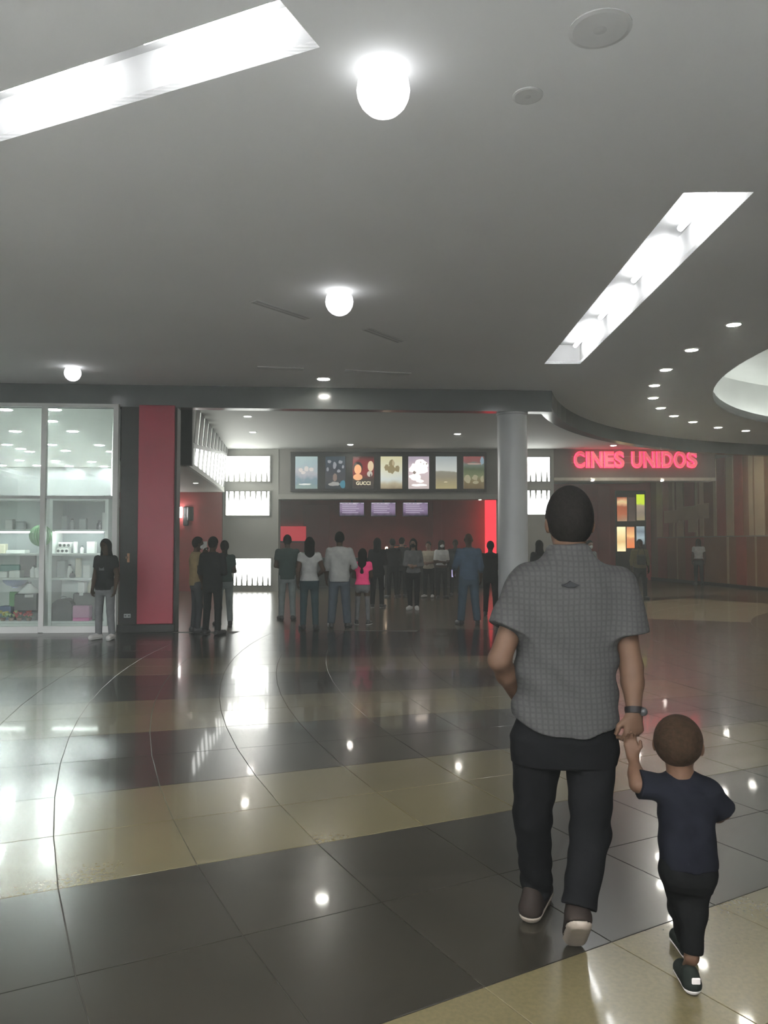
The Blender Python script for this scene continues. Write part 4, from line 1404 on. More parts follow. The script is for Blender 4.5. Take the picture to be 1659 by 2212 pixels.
# ------------------------------------------------------------------ people: continuous surfaces grown from joints
class Sculpt:
    """Blend of tapered limbs, ellipsoids and lofts turned into one closed surface."""

    def __init__(s, h):
        s.h = h
        s.ops = []

    def cone(s, a, b, ra, rb, k=.02, fy=1.0, cap=False, cap0=False, op='+'):
        a, b = np.array(a, float), np.array(b, float)
        m_ = max(ra, rb) * max(1, fy)

        def fn(X, Y, Z):
            d = b - a
            dd = d.copy(); dd[1] /= fy
            x, y, z = X - a[0], (Y - a[1]) / fy, Z - a[2]
            t = np.clip((x * dd[0] + y * dd[1] + z * dd[2]) / max(dd @ dd, 1e-9), 0, 1)
            r = np.sqrt((x - t * dd[0]) ** 2 + (y - t * dd[1]) ** 2 + (z - t * dd[2]) ** 2) - (ra + (rb - ra) * t)
            r = r * min(1, fy)
            n = d / max(np.linalg.norm(d), 1e-9)
            if cap:
                r = np.maximum(r, (X - b[0]) * n[0] + (Y - b[1]) * n[1] + (Z - b[2]) * n[2])
            if cap0:
                r = np.maximum(r, -((X - a[0]) * n[0] + (Y - a[1]) * n[1] + (Z - a[2]) * n[2]))
            return r
        s.ops.append((op, fn, np.minimum(a, b) - m_, np.maximum(a, b) + m_, k))
        return s

    def ell(s, c, r, k=.02, op='+', yaw=0.0):
        c, r = np.array(c, float), np.array(r, float)
        cs, sn = math.cos(yaw), math.sin(yaw)
        big = np.array([max(r[0], r[1])] * 2 + [r[2]])

        def fn(X, Y, Z):
            x, y = X - c[0], Y - c[1]
            u, v = x * cs + y * sn, -x * sn + y * cs
            q = np.sqrt((u / r[0]) ** 2 + (v / r[1]) ** 2 + ((Z - c[2]) / r[2]) ** 2)
            return (q - 1) * r.min()
        s.ops.append((op, fn, c - big, c + big, k))
        return s

    def loft(s, prof, k=.02, ex=2.3, grow=0.0):
        """prof: rows of (z, cx, cy, rx, ry), rising."""
        P = np.array(prof, float)

        def fn(X, Y, Z):
            zz = np.clip(Z, P[0, 0], P[-1, 0])
            cx, cy, rx, ry = [np.interp(zz, P[:, 0], P[:, i]) for i in range(1, 5)]
            rx, ry = rx + grow, ry + grow
            q = (np.abs((X - cx) / rx) ** ex + np.abs((Y - cy) / ry) ** ex) ** (1 / ex)
            d = (q - 1) * np.minimum(rx, ry)
            return np.maximum(np.maximum(d, P[0, 0] - Z), Z - P[-1, 0])
        R_ = P[:, 3:5].max(0) + grow
        s.ops.append(('+', fn, np.array([P[:, 1].min() - R_[0], P[:, 2].min() - R_[1], P[0, 0]]), np.array([P[:, 1].max() + R_[0], P[:, 2].max() + R_[1], P[-1, 0]]), k))
        return s

    def cut(s, fn):
        s.ops.append(('cut', fn, None, None, 0))
        return s

    def warp(s, fn):
        s.ops.append(('warp', fn, None, None, 0))
        return s

    def mesh(s, name, m_):
        h = s.h
        los = [o[2] for o in s.ops if o[0] == '+']
        his = [o[3] for o in s.ops if o[0] == '+']
        lo = np.min(los, 0) - 3 * h
        hi = np.max(his, 0) + 3 * h
        n = np.ceil((hi - lo) / h).astype(int) + 1
        ax = [lo[i] + h * np.arange(n[i]) for i in range(3)]
        v = np.full(n, 1.0, np.float32)
        for op, fn, a, b, k in s.ops:
            if op in ('cut', 'warp'):
                X, Y, Z = ax[0][:, None, None], ax[1][None, :, None], ax[2][None, None, :]
                if op == 'cut':
                    v = np.maximum(v, fn(X, Y, Z)).astype(np.float32)
                else:
                    v = (v + fn(X, Y, Z)).astype(np.float32)
                continue
            i0 = np.maximum(np.floor((a - lo - k - 3 * h) / h).astype(int), 0)
            i1 = np.minimum(np.ceil((b - lo + k + 3 * h) / h).astype(int) + 1, n)
            sl = tuple(slice(i0[i], i1[i]) for i in range(3))
            d = fn(ax[0][sl[0]][:, None, None], ax[1][sl[1]][None, :, None], ax[2][sl[2]][None, None, :])
            w = v[sl]
            if op == '+':
                if k > 0:
                    t = np.clip(k - np.abs(w - d), 0, None) / k
                    v[sl] = np.minimum(w, d) - t * t * k * .25
                else:
                    v[sl] = np.minimum(w, d)
            else:
                v[sl] = np.maximum(w, -d)
        return nets(v, lo, h, name, m_)


def nets(v, lo, h, name, m_):
    sg = v < 0
    nx, ny, nz = v.shape
    cnt8 = np.zeros((nx - 1, ny - 1, nz - 1), np.uint8)
    corners = [(i, j, k) for i in (0, 1) for j in (0, 1) for k in (0, 1)]
    for i, j, k in corners:
        cnt8 += sg[i:nx - 1 + i, j:ny - 1 + j, k:nz - 1 + k]
    act = (cnt8 > 0) & (cnt8 < 8)
    I = np.argwhere(act)
    idx = np.full(act.shape, -1, np.int64)
    idx[act] = np.arange(len(I))
    acc = np.zeros((len(I), 3))
    cnt = np.zeros(len(I))
    for a in corners:
        for ax_ in range(3):
            if a[ax_]:
                continue
            b = list(a); b[ax_] = 1
            va = v[I[:, 0] + a[0], I[:, 1] + a[1], I[:, 2] + a[2]]
            vb = v[I[:, 0] + b[0], I[:, 1] + b[1], I[:, 2] + b[2]]
            mk = (va < 0) != (vb < 0)
            t = va[mk] / (va[mk] - vb[mk])
            p = np.tile(np.array(a, float), (mk.sum(), 1))
            p[:, ax_] += t
            acc[mk] += p
            cnt[mk] += 1
    V = lo + h * (I + acc / np.maximum(cnt, 1)[:, None])
    quads = []
    for ax_ in range(3):
        o1, o2 = [(1, 2), (2, 0), (0, 1)][ax_]
        sh = [slice(None)] * 3
        sh2 = [slice(None)] * 3
        sh[ax_] = slice(0, -1)
        sh2[ax_] = slice(1, None)
        diff = sg[tuple(sh)] != sg[tuple(sh2)]
        E_ = np.argwhere(diff)
        E_ = E_[(E_[:, o1] > 0) & (E_[:, o2] > 0) & (E_[:, o1] < v.shape[o1] - 1) & (E_[:, o2] < v.shape[o2] - 1)]
        pos = sg[E_[:, 0], E_[:, 1], E_[:, 2]]
        q = []
        for d1, d2 in ((-1, -1), (0, -1), (0, 0), (-1, 0)):
            c = E_.copy()
            c[:, o1] += d1
            c[:, o2] += d2
            q.append(idx[c[:, 0], c[:, 1], c[:, 2]])
        q = np.stack(q, 1)
        q[~pos] = q[~pos][:, ::-1]
        quads.append(q)
    Q = np.concatenate(quads)
    Q = Q[(Q >= 0).all(1)]
    me = bpy.data.meshes.new(name)
    me.vertices.add(len(V))
    me.vertices.foreach_set('co', V.astype(np.float32).ravel())
    me.loops.add(len(Q) * 4)
    me.loops.foreach_set('vertex_index', Q.astype(np.int32).ravel())
    me.polygons.add(len(Q))
    me.polygons.foreach_set('loop_start', np.arange(0, len(Q) * 4, 4, dtype=np.int32))
    me.polygons.foreach_set('use_smooth', np.ones(len(Q), bool))
    me.materials.append(m_)
    me.update()
    me.validate()
    return me


def npv(*a):
    return np.array(a, float)


def hand(S, wrist, d, palm, side, hs=1.0, curl=.5, k=.008):
    """Palm, four unequal fingers with a bend and a thumb. d: direction of the hand, palm: direction the palm faces, side: thumb direction."""
    d, palm, side = [np.array(q, float) / np.linalg.norm(q) for q in (d, palm, side)]
    w = np.array(wrist, float)
    kn = []
    for i, (o, ln) in enumerate(((.030, .074), (.010, .080), (-.010, .076), (-.028, .066))):
        b = w + d * ln * hs + side * o * hs
        S.cone(w + side * o * .55 * hs, b, .0145 * hs, .0125 * hs, k * 2)
        kn.append(b)
    for i, (b, ln) in enumerate(zip(kn, (.062, .072, .066, .052))):
        c1 = curl * 1.1
        d1 = d * math.cos(c1) + palm * math.sin(c1)
        m_ = b + d1 * ln * .55 * hs
        c2 = curl * 2.3
        d2 = d * math.cos(c2) + palm * math.sin(c2)
        e = m_ + d2 * ln * .55 * hs
        S.cone(b, m_, .0105 * hs, .0095 * hs, k * .5)
        S.cone(m_, e, .0095 * hs, .0080 * hs, k * .5)
    t0 = w + d * .022 * hs + side * .026 * hs
    t1 = t0 + (d * .60 + side * .62 + palm * .25) * .045 * hs
    t2 = t1 + (d * .85 + side * .05 + palm * .45) * .034 * hs
    S.cone(w + d * .015 * hs, t0, .014 * hs, .0135 * hs, k)
    S.cone(t0, t1, .0135 * hs, .011 * hs, k)
    S.cone(t1, t2, .011 * hs, .009 * hs, k * .5)


def base_pose(female=False, stance=.0, step=0.0, arms='down'):
    """Joints of a 1.75 m figure facing +y, feet on z = 0."""
    sw_ = .158 if female else .185
    J = dict(head=npv(0, .012, 1.635), hr=npv(.076, .096, .116), hyaw=0.0, neck=npv(0, -.012, 1.45),
             shL=npv(-sw_, -.005, 1.405), shR=npv(sw_, -.005, 1.405),
             elL=npv(-sw_ - .055, -.02, 1.115), elR=npv(sw_ + .055, -.02, 1.115),
             wrL=npv(-sw_ - .06, .05, .875), wrR=npv(sw_ + .06, .05, .875),
             hipL=npv(-.092, 0, .90), hipR=npv(.092, 0, .90),
             knL=npv(-.100 - stance * .4, .015 + step * .55, .49), knR=npv(.100 + stance * .4, .015 - step * .45, .49),
             anL=npv(-.100 - stance, -.02 + step, .085), anR=npv(.100 + stance, -.02 - step, .085), lr=1.0, hs=1.0)
    J['toL'] = J['anL'] + npv(-.035, .16, -.06)
    J['toR'] = J['anR'] + npv(.035, .16, -.06)
    if female:
        J['torso'] = [(.84, 0, 0, .160, .115), (.93, 0, -.005, .168, .122), (1.06, 0, 0, .128, .098), (1.20, 0, .005, .140, .108), (1.32, 0, .01, .150, .118), (1.41, 0, -.005, .140, .09), (1.465, 0, -.012, .07, .06)]
    else:
        J['torso'] = [(.84, 0, 0, .155, .110), (.93, 0, 0, .162, .118), (1.06, 0, 0, .152, .108), (1.20, 0, .005, .168, .118), (1.33, 0, .0, .182, .122), (1.42, 0, -.005, .155, .095), (1.48, 0, -.012, .075, .065)]
    if arms in ('phone', 'folded'):
        J['elL'], J['elR'] = npv(-sw_ - .05, -.01, 1.12), npv(sw_ + .05, -.01, 1.12)
        J['wrL'], J['wrR'] = npv(-.06, .22, 1.13 if arms == 'phone' else 1.08), npv(.06, .23, 1.16 if arms == 'phone' else 1.10)
    if arms == 'raise':
        J['elL'], J['wrL'] = npv(-sw_ - .10, .10, 1.22), npv(-sw_ - .06, .20, 1.45)
    if arms == 'bent':
        J['elR'], J['wrR'] = npv(sw_ + .10, -.06, 1.13), npv(sw_ - .01, .12, 1.00)
    return J


def figure(label, loc, yaw, J, W, h=1.75, vox=.013, group=None, name='person', detail=False):
    """W: wardrobe. Returns the body object (one continuous mesh) with hair and clothing as children."""
    sc = h / 1.75
    lr, hs = J['lr'], J['hs']
    hd_, hr_, hy = J['head'], J['hr'], J['hyaw']
    rot = lambda v: npv(v[0] * math.cos(hy) - v[1] * math.sin(hy), v[0] * math.sin(hy) + v[1] * math.cos(hy), v[2])
    hp = lambda x, y, z: hd_ + rot(npv(x * hr_[0] / .076, y * hr_[1] / .096, z * hr_[2] / .116))
    hk = hr_[2] / .116
    skin = W.get('skin', M['skin'])
    # ---- body
    S = Sculpt(vox)
    S.loft(J['torso'], .03)
    S.cone(J['neck'] - npv(0, 0, .03) * lr, hd_ - npv(0, .015, .06) * hk, .056 * hk, .053 * hk, .03)
    S.ell(hd_ + npv(0, 0, .012 * hk), hr_ * npv(1, 1, .90), .02, yaw=hy)
    S.ell(hp(0, .028, -.055), npv(.056, .066, .062) * hk, .03, yaw=hy)
    S.cone(hp(0, .096, .012), hp(0, .112, -.030), .008 * hk, .015 * hk, .012)
    S.ell(hp(0, .088, .022), npv(.045, .012, .010) * hk, .015, yaw=hy)
    S.ell(hp(0, .094, -.062), npv(.024, .012, .010) * hk, .008, yaw=hy)
    for s_ in (-1, 1):
        S.ell(hp(s_ * .080, -.005, -.012), npv(.013, .022, .033) * hk, .008, yaw=hy)
        S.ell(hp(s_ * .032, .100, .006), npv(.016, .010, .009) * hk, 0, op='-', yaw=hy)
    for q in 'LR':
        s_ = -1 if q == 'L' else 1
        sh, el, wr = J['sh' + q], J['el' + q], J['wr' + q]
        S.cone(sh, el, .054 * lr, .042 * lr, .03)
        S.cone(el, el + (wr - el) * .35, .042 * lr, .041 * lr, .02)
        S.cone(el + (wr - el) * .35, wr, .041 * lr, .027 * lr, .02)
        hdir = J.get('hd' + q, wr - el)
        palm = J.get('pm' + q, npv(-s_, .15, 0))
        side = J.get('ts' + q, None)
        hdir = np.array(hdir, float) / np.linalg.norm(hdir)
        palm = palm - hdir * (palm @ hdir)
        if side is None:
            side = np.cross(hdir, palm) * (-s_)
        hand(S, wr, hdir, palm, side, hs, J.get('curl' + q, .45), .008)
        hi_, kn, an, to = J['hip' + q], J['kn' + q], J['an' + q], J['to' + q]
        S.cone(hi_, kn, .082 * lr, .053 * lr, .03)
        S.cone(kn, an, .053 * lr, .036 * lr, .03)
        S.cone(an - npv(0, 0, .02) * lr, to, .036 * lr, .026 * lr, .02)
    body = link(name, S.mesh(name, skin), None, loc, yaw)
    body.scale = (sc, sc, sc)
    tag(body, label, 'person', group)

    def part(nm, S_, m_, parent=body):
        return link(nm, S_.mesh(nm, m_), parent)

    # ---- trousers
    T = Sculpt(vox)
    wz = W.get('waist', 1.0 * J['hipL'][2] + .10 * lr)
    tp = [r for r in J['torso'] if r[0] <= wz]
    tp = [(J['hipL'][2] - .03 * lr, *tp[0][1:])] + tp if tp[0][0] > J['hipL'][2] - .02 * lr else tp
    z_, cx_, cy_, rx_, ry_ = tp[0]
    ck = W.get('crotch', .07)
    tp = [(z_ - ck * lr, cx_, cy_, rx_ * .72, ry_ * .7), (z_ - ck * .3 * lr, cx_, cy_, rx_ * .93, ry_ * .93)] + tp[0 if tp[0][0] > z_ else 1:] if len(tp) > 1 else tp
    T.loft(tp, .03, grow=W.get('tgrow', .010))
    tw = W.get('leg', (.088, .066, .056))
    for q in 'LR':
        hi_, kn, an = J['hip' + q], J['kn' + q], J['an' + q]
        e = an + (kn - an) * W.get('leg_end', .0)
        T.cone(hi_, kn, tw[0] * lr, tw[1] * lr, W.get('leg_k', .035) * lr)
        T.cone(kn, e, tw[1] * lr, tw[2] * lr, .025, cap=True)
    if W.get('folds'):
        A_ = W['folds']
        T.warp(lambda X, Y, Z: A_ * (np.sin(Z * 62 + 3.0 * np.sin(X * 17 + 1) + 2.2 * np.sin(Y * 15)) * (.35 + .65 * np.exp(-((Z - .14) / .14) ** 2) + .45 * np.exp(-((Z - .47) / .09) ** 2))))
    part('trousers', T, W['trousers'])
    # ---- top
    U = Sculpt(vox)
    hem = W.get('hem', .90)
    gr = W.get('loose', .016)
    up = J.get('shirt', None)
    if up is None:
        up = [(max(r[0], hem), *r[1:]) for r in J['torso'] if r[0] > hem - .12]
        up = sorted({r[0]: r for r in up}.values())
    U.loft(up, .03, grow=gr)
    sl = W.get('sleeve', .75)
    sr = W.get('sleeve_r', (.066, .060))
    for q in 'LR':
        sh, el, wr = J['sh' + q], J['el' + q], J['wr' + q]
        if sl <= 0:
            continue
        if sl <= 1:
            e = sh + (el - sh) * sl
            U.cone(sh, e, sr[0] * lr, sr[1] * lr, .05 * lr, cap=True)
        else:
            U.cone(sh, el, sr[0] * lr, (sr[1] - .006) * lr, .05 * lr)
            U.cone(el, el + (wr - el) * (sl - 1), (sr[1] - .006) * lr, (sr[1] - .018) * lr, .02, cap=True)
    if W.get('collar'):
        U.cone(J['neck'] - npv(0, 0, .02) * lr, J['neck'] + npv(0, .004, W['collar']), .080 * hk, .068 * hk, .025, cap=True)
    if W.get('hem_fn') is not None:
        U.cut(W['hem_fn'])
    if W.get('shirt_warp') is not None:
        U.warp(W['shirt_warp'])
    top = part('shirt', U, W['shirt'])
    # ---- shoes
    for q in 'LR':
        an, to = J['an' + q], J['to' + q]
        fwd = (to - an).copy()
        hl = J.get('heel' + q, None)
        if hl is None:
            f2 = npv(fwd[0], fwd[1], 0)
            f2 /= np.linalg.norm(f2)
            heel = npv(an[0], an[1], .042 * lr) - f2 * .035 * lr
            tip = heel + f2 * .215 * lr
        else:
            heel, tip = hl, J['tip' + q]
        f = (tip - heel) / np.linalg.norm(tip - heel)
        r_ = np.cross(f, npv(0, 0, 1)); r_ /= np.linalg.norm(r_)
        u = np.cross(r_, f)
        pl_ = lambda X, Y, Z, o: (X - heel[0]) * u[0] + (Y - heel[1]) * u[1] + (Z - heel[2]) * u[2] - o
        z_s, z_b = -.016 * lr, -.042 * lr
        Sh = Sculpt(min(vox, .011) * (lr if lr < .8 else 1))
        Sh.cone(heel, tip, .046 * lr, .046 * lr, .02)
        Sh.cone(heel + u * .01 * lr, heel + u * .055 * lr + f * .02 * lr, .045 * lr, .040 * lr, .02)
        Sh.cone(heel + u * .03 * lr + f * .05 * lr, tip, .045 * lr, .030 * lr, .02)
        Sh.cut(lambda X, Y, Z: -pl_(X, Y, Z, z_s))
        so = part('shoe', Sh, W.get('shoes', M['black']))
        So = Sculpt(min(vox, .011) * (lr if lr < .8 else 1))
        So.cone(heel, tip, .052 * lr, .052 * lr, .02)
        So.cut(lambda X, Y, Z: np.maximum(pl_(X, Y, Z, z_s - .002 * lr), -pl_(X, Y, Z, z_b)))
        part('sole', So, W.get('sole', M['black']), so)
    # ---- hair
    st = W.get('hair_style', 'short')
    if st != 'none':
        Hh = Sculpt(vox * .8)
        Hh.ell(hd_ + npv(0, 0, .012 * hk), hr_ * npv(1, 1, .9) + .013 * hk, 0, yaw=hy)
        y0, z0 = (.085, .072) if st != 'crop' else (.07, .06)
        fh = rot(npv(0, 1, 0))
        ny_, nz_ = (-.76, .65) if st in ('short', 'crop') else (-.92, .39)
        Hh.cut(lambda X, Y, Z: -((((X - hd_[0]) * fh[0] + (Y - hd_[1]) * fh[1]) - y0 * hk) * ny_ + ((Z - hd_[2]) - z0 * hk) * nz_))
        if st == 'long':
            Hh.cone(hp(0, -.045, .0), hp(0, -.085, -.20), .085 * hk, .080 * hk, .03, fy=.62)
            Hh.cone(hp(0, -.085, -.20), hp(0, -.10, -.38), .080 * hk, .055 * hk, .03, fy=.5)
            for s_ in (-1, 1):
                Hh.cone(hp(s_ * .066, -.02, .02), hp(s_ * .075, .0, -.18), .028 * hk, .024 * hk, .02)
        if st == 'tail':
            Hh.ell(hp(0, -.10, .03), npv(.03, .03, .03) * hk, .02)
            Hh.cone(hp(0, -.12, .02), hp(0, -.13, -.2), .032 * hk, .018 * hk, .02)
        if st == 'cap':
            Hh.cone(hp(0, .05, .05), hp(0, .17, .045), .055 * hk, .05 * hk, .01, fy=1.0)
        part('hair', Hh, W.get('hair', M['hair']))
    if W.get('front'):                      # faces turned to the viewer show their eyes
        for s_ in (-1, 1):
            e = hp(s_ * .032, .089, .006)
            MB().ball((0, 0, 0), .0115 * hk, 10).build('eye', M['eye'], body, smooth=True, loc=tuple(e))
    if W.get('mask'):
        K = Sculpt(vox * .7)
        K.ell(hp(0, .032, -.05), npv(.064, .074, .062) * hk, 0, yaw=hy)
        K.ell(hp(0, .095, -.03), npv(.026, .03, .04) * hk, .02, yaw=hy)
        fh = rot(npv(0, 1, 0))
        K.cut(lambda X, Y, Z: np.maximum(.02 * hk - ((X - hd_[0]) * fh[0] + (Y - hd_[1]) * fh[1]), (Z - hd_[2]) + .008 * hk))
        part('face_mask', K, W['mask'])
    return body


# ------------------------------------------------------------------ the man in the check shirt
MO = Vector((at_d(1222, 1400, 3.12).x, 3.12, 0))


def lm(x, y, d, o=None):
    v = at_d(x, y, d) - (MO if o is None else o)
    return npv(v.x, v.y, v.z)


def row(o, y, x0, x1, d, ry, cy=0.0):
    a_, b_ = at_d(x0, y, d), at_d(x1, y, d)
    return (a_.z, (a_.x + b_.x) / 2 - o.x, cy, (b_.x - a_.x) / 2, ry)


JM = base_pose()
JM['head'] = lm(1230, 1126, 3.13)
JM['hr'] = npv(.080, .102, .128)
JM['hyaw'] = -.05
JM['neck'] = lm(1228, 1200, 3.11)
JM['shL'], JM['elL'], JM['wrL'] = lm(1140, 1262, 3.12), lm(1079, 1425, 3.07), lm(1122, 1512, 3.26)
JM['shR'], JM['elR'], JM['wrR'] = lm(1333, 1266, 3.12), lm(1364, 1440, 3.08), lm(1370, 1538, 3.02)
JM['hdL'], JM['curlL'] = npv(.25, .35, -1), .3
JM['hdR'], JM['pmR'], JM['curlR'] = npv(-.06, -.10, -1), npv(-.35, .95, -.05), .72
JM['tsR'] = npv(-.9, -.25, 0)
JM['hs'] = 1.02
tr = [row(MO, 1622, 1108, 1330, 3.12, .112), row(MO, 1590, 1106, 1332, 3.12, .122), row(MO, 1540, 1124, 1320, 3.12, .115), row(MO, 1480, 1132, 1312, 3.12, .100),
      row(MO, 1400, 1134, 1312, 3.12, .100), row(MO, 1330, 1132, 1320, 3.12, .108), row(MO, 1270, 1140, 1318, 3.12, .105), row(MO, 1222, 1170, 1290, 3.11, .08), row(MO, 1196, 1190, 1268, 3.11, .07)]
JM['torso'] = sorted(tr)
JM['shirt'] = sorted([row(MO, 1585, 1108, 1336, 3.12, .140), row(MO, 1540, 1108, 1336, 3.12, .140), row(MO, 1480, 1113, 1331, 3.12, .128), row(MO, 1400, 1114, 1331, 3.12, .128),
                      row(MO, 1330, 1111, 1340, 3.12, .135), row(MO, 1275, 1116, 1343, 3.12, .135), row(MO, 1240, 1130, 1325, 3.12, .12), row(MO, 1208, 1166, 1290, 3.11, .095), row(MO, 1188, 1186, 1272, 3.11, .072)])
JM['hipL'], JM['knL'], JM['anL'] = lm(1161, 1625, 3.14), lm(1150, 1765, 3.22), lm(1160, 1925, 3.38)
JM['hipR'], JM['knR'], JM['anR'] = lm(1276, 1625, 3.12), lm(1275, 1800, 3.09), lm(1250, 1962, 3.00)
JM['toL'], JM['toR'] = lm(1180, 1955, 3.5), lm(1243, 2010, 3.10)
# left foot flat and ahead, right heel lifted behind
JM['heelL'] = lm(1146, 1956, 3.30); JM['heelL'][2] = .046
JM['tipL'] = JM['heelL'] + npv(.09, .20, 0)
JM['heelR'] = lm(1250, 1985, 2.97)
JM['tipR'] = lm(1241, 2012, 3.10); JM['tipR'][2] = .050
hem_c = at_d(1222, 1578, 3.12).z
WM = dict(skin=M['skin'], hair=M['hair'], hair_style='crop', shirt=check_cloth('check_shirt', (.031, .0305, .029), (.0175, .017, .017), .0205),
          trousers=cloth('charcoal_trousers', (.0035, .0035, .0038)), shoes=mat('brown_shoe', (.010, .007, .0055), .7, .2, 20, spec=.08), sole=mat('pale_sole', (.14, .115, .09), .6, .1, 20),
          sleeve=.62, sleeve_r=(.082, .094), loose=0.0, collar=.042, waist=.95, tgrow=.006, leg=(.099, .074, .064), crotch=.012, leg_k=.024, leg_end=.02, folds=.0032,
          hem_fn=lambda X, Y, Z: (hem_c + .055 * np.clip(np.abs(X) / .2, 0, 1.2) ** 2.5) - Z,
          shirt_warp=lambda X, Y, Z: .0042 * np.sin(Z * 46 + X * 18 + 2.6 * np.sin(X * 11 + .5)) * np.exp(-((Z - 1.03 - .25 * X) / .12) ** 2) + .0025 * np.sin(X * 34 + 5 * np.sin(Z * 7)) * np.exp(-((Z - .92) / .12) ** 2) + .0022 * np.sin((X + Z) * 42))
man = figure('man seen from behind in a grey check short sleeved shirt, hand in pocket', MO, 0.0, JM, WM, h=1.75, vox=.0065)
# neck loop of the shirt, wrist band
shirt_o = [c for c in man.children if c.name.startswith('shirt')][0]
lp_ = lm(1233, 1262, 2.985)
emb = MB()
emb.add([(-.035, 0, -.004), (-.012, 0, .004), (0, 0, .012), (.014, 0, .004), (.036, 0, -.003), (.015, 0, -.012), (-.012, 0, -.012),
         (-.035, .02, -.004), (-.012, .02, .004), (0, .02, .012), (.014, .02, .004), (.036, .02, -.003), (.015, .02, -.012), (-.012, .02, -.012)],
        [tuple(range(7)), tuple(range(7, 14))[::-1]] + [(i, 7 + i, 7 + (i + 1) % 7, (i + 1) % 7) for i in range(7)])
eo = emb.build('locker_loop', cloth('loop_cloth', (.014, .014, .015)), shirt_o, loc=tuple(lp_))
wb_a, wb_b = JM['elR'] + (JM['wrR'] - JM['elR']) * .90, JM['elR'] + (JM['wrR'] - JM['elR']) * 1.04
wb = MB().tube([tuple(wb_a), tuple((wb_a + wb_b) / 2), tuple(wb_b)], [.0345, .036, .0335], 20).build('wrist_watch', mat('watch_dark', (.006, .005, .005), .5, spec=.1), man, smooth=True)
wf = (wb_a + wb_b) / 2 + npv(.028, -.02, 0)
MB().ball((0, 0, 0), .017, 14, sz=1.0).build('watch_face', mat('watch_face', (.02, .02, .02), .4, spec=.2), wb, smooth=True, loc=tuple(wf))

# ------------------------------------------------------------------ the boy
BO = Vector((at_d(1484, 1800, 2.80).x, 2.80, 0))
lb_ = lambda x, y, d: lm(x, y, d, BO)
JB = base_pose()
JB['lr'], JB['hs'] = .62, .62
JB['head'] = lb_(1465, 1606, 2.80)
JB['hr'] = npv(.073, .086, .090)
JB['hyaw'] = -.45
JB['neck'] = lb_(1468, 1672, 2.80)
JB['shL'], JB['elL'], JB['wrL'] = lb_(1432, 1700, 2.80), lb_(1378, 1694, 2.80), lb_(1367, 1634, 2.88)
JB['shR'], JB['elR'], JB['wrR'] = lb_(1530, 1712, 2.80), lb_(1560, 1752, 2.83), lb_(1532, 1772, 2.97)
JB['hdL'], JB['pmL'], JB['curlL'] = npv(-.05, .40, .9), npv(-.2, -.9, .3), .5
JB['torso'] = sorted([row(BO, 1885, 1436, 1540, 2.80, .066), row(BO, 1850, 1434, 1540, 2.80, .068), row(BO, 1800, 1434, 1534, 2.80, .062), row(BO, 1750, 1428, 1534, 2.80, .062),
                      row(BO, 1710, 1428, 1540, 2.80, .060), row(BO, 1684, 1442, 1512, 2.80, .046), row(BO, 1668, 1452, 1488, 2.80, .034)])
JB['shirt'] = sorted([row(BO, 1868, 1427, 1547, 2.80, .082), row(BO, 1830, 1426, 1546, 2.80, .080), row(BO, 1780, 1424, 1541, 2.80, .074), row(BO, 1735, 1421, 1545, 2.80, .074),
                      row(BO, 1705, 1422, 1550, 2.80, .070), row(BO, 1680, 1436, 1525, 2.80, .054), row(BO, 1662, 1448, 1494, 2.80, .040)])
JB['hipL'], JB['knL'], JB['anL'] = lb_(1462, 1880, 2.80), lb_(1474, 1960, 2.90), lb_(1484, 2030, 3.02)
JB['hipR'], JB['knR'], JB['anR'] = lb_(1508, 1880, 2.80), lb_(1496, 1968, 2.81), lb_(1494, 2062, 2.79)
JB['heelL'] = JB['anL'] - npv(0, .02, .0); JB['heelL'][2] = .028
JB['tipL'] = JB['heelL'] + npv(.0, .12, 0)
JB['heelR'] = lb_(1494, 2088, 2.77); JB['heelR'][2] = .034
JB['tipR'] = JB['heelR'] + npv(.01, .12, -.006)
JB['toL'], JB['toR'] = JB['tipL'] + npv(0, -.03, 0), JB['tipR'] + npv(0, -.03, 0)
WB_ = dict(skin=M['skin_dark'], hair=M['hair_brown'], hair_style='crop', shirt=cloth('navy_tee', (.004, .0042, .0062)), trousers=cloth('black_joggers', (.003, .003, .003)),
           shoes=mat('boy_shoe', (.006, .0075, .006), .8, .2, 20, spec=.06), sole=mat('white_sole', (.34, .31, .29), .6, .05, 20), sleeve=.96, sleeve_r=(.072, .080), loose=0.0, waist=.52,
           leg=(.094, .074, .060), leg_end=.05, folds=.0016,
           shirt_warp=lambda X, Y, Z: .0016 * np.sin(Z * 70 + X * 40 + 2 * np.sin(X * 25)) + .0022 * np.sin(Z * 48 - X * 55) * np.exp(-((Z - .55) / .05) ** 2))
boy = figure('small boy seen from behind in a navy tee, arm raised to hold a hand', BO, 0.0, JB, WB_, h=1.75, vox=.0050)
shoe_r = [c for c in boy.children if c.name.startswith('shoe')][1]
MB().rbox((0, 0, 0), (.03, .008, .022), .003).build('heel_tab', WB_['sole'], shoe_r, loc=tuple(JB['heelR'] + npv(.004, -.028, .026)))

# ------------------------------------------------------------------ people farther off
K_ = {k: cloth('cloth_' + k, c) for k, c in {
    'black': (.014, .014, .015), 'charcoal': (.035, .037, .04), 'grey': (.15, .155, .16), 'lightgrey': (.30, .31, .30), 'white': (.55, .56, .55), 'green': (.035, .055, .05),
    'olive': (.13, .115, .06), 'tan': (.20, .15, .075), 'denim': (.05, .075, .10), 'blue': (.06, .09, .13), 'jeans': (.06, .075, .09), 'palejean': (.17, .20, .20), 'pink': (.95, .08, .24),
    'teal': (.03, .05, .055), 'cream': (.42, .38, .30)}.items()}
shoe_w = mat('white_shoe', (.6, .6, .58), .5, .05, 20)
shoe_b = M['black']
M['mask_w'] = mat('mask_white', (.6, .62, .62), .8, .05, 20)


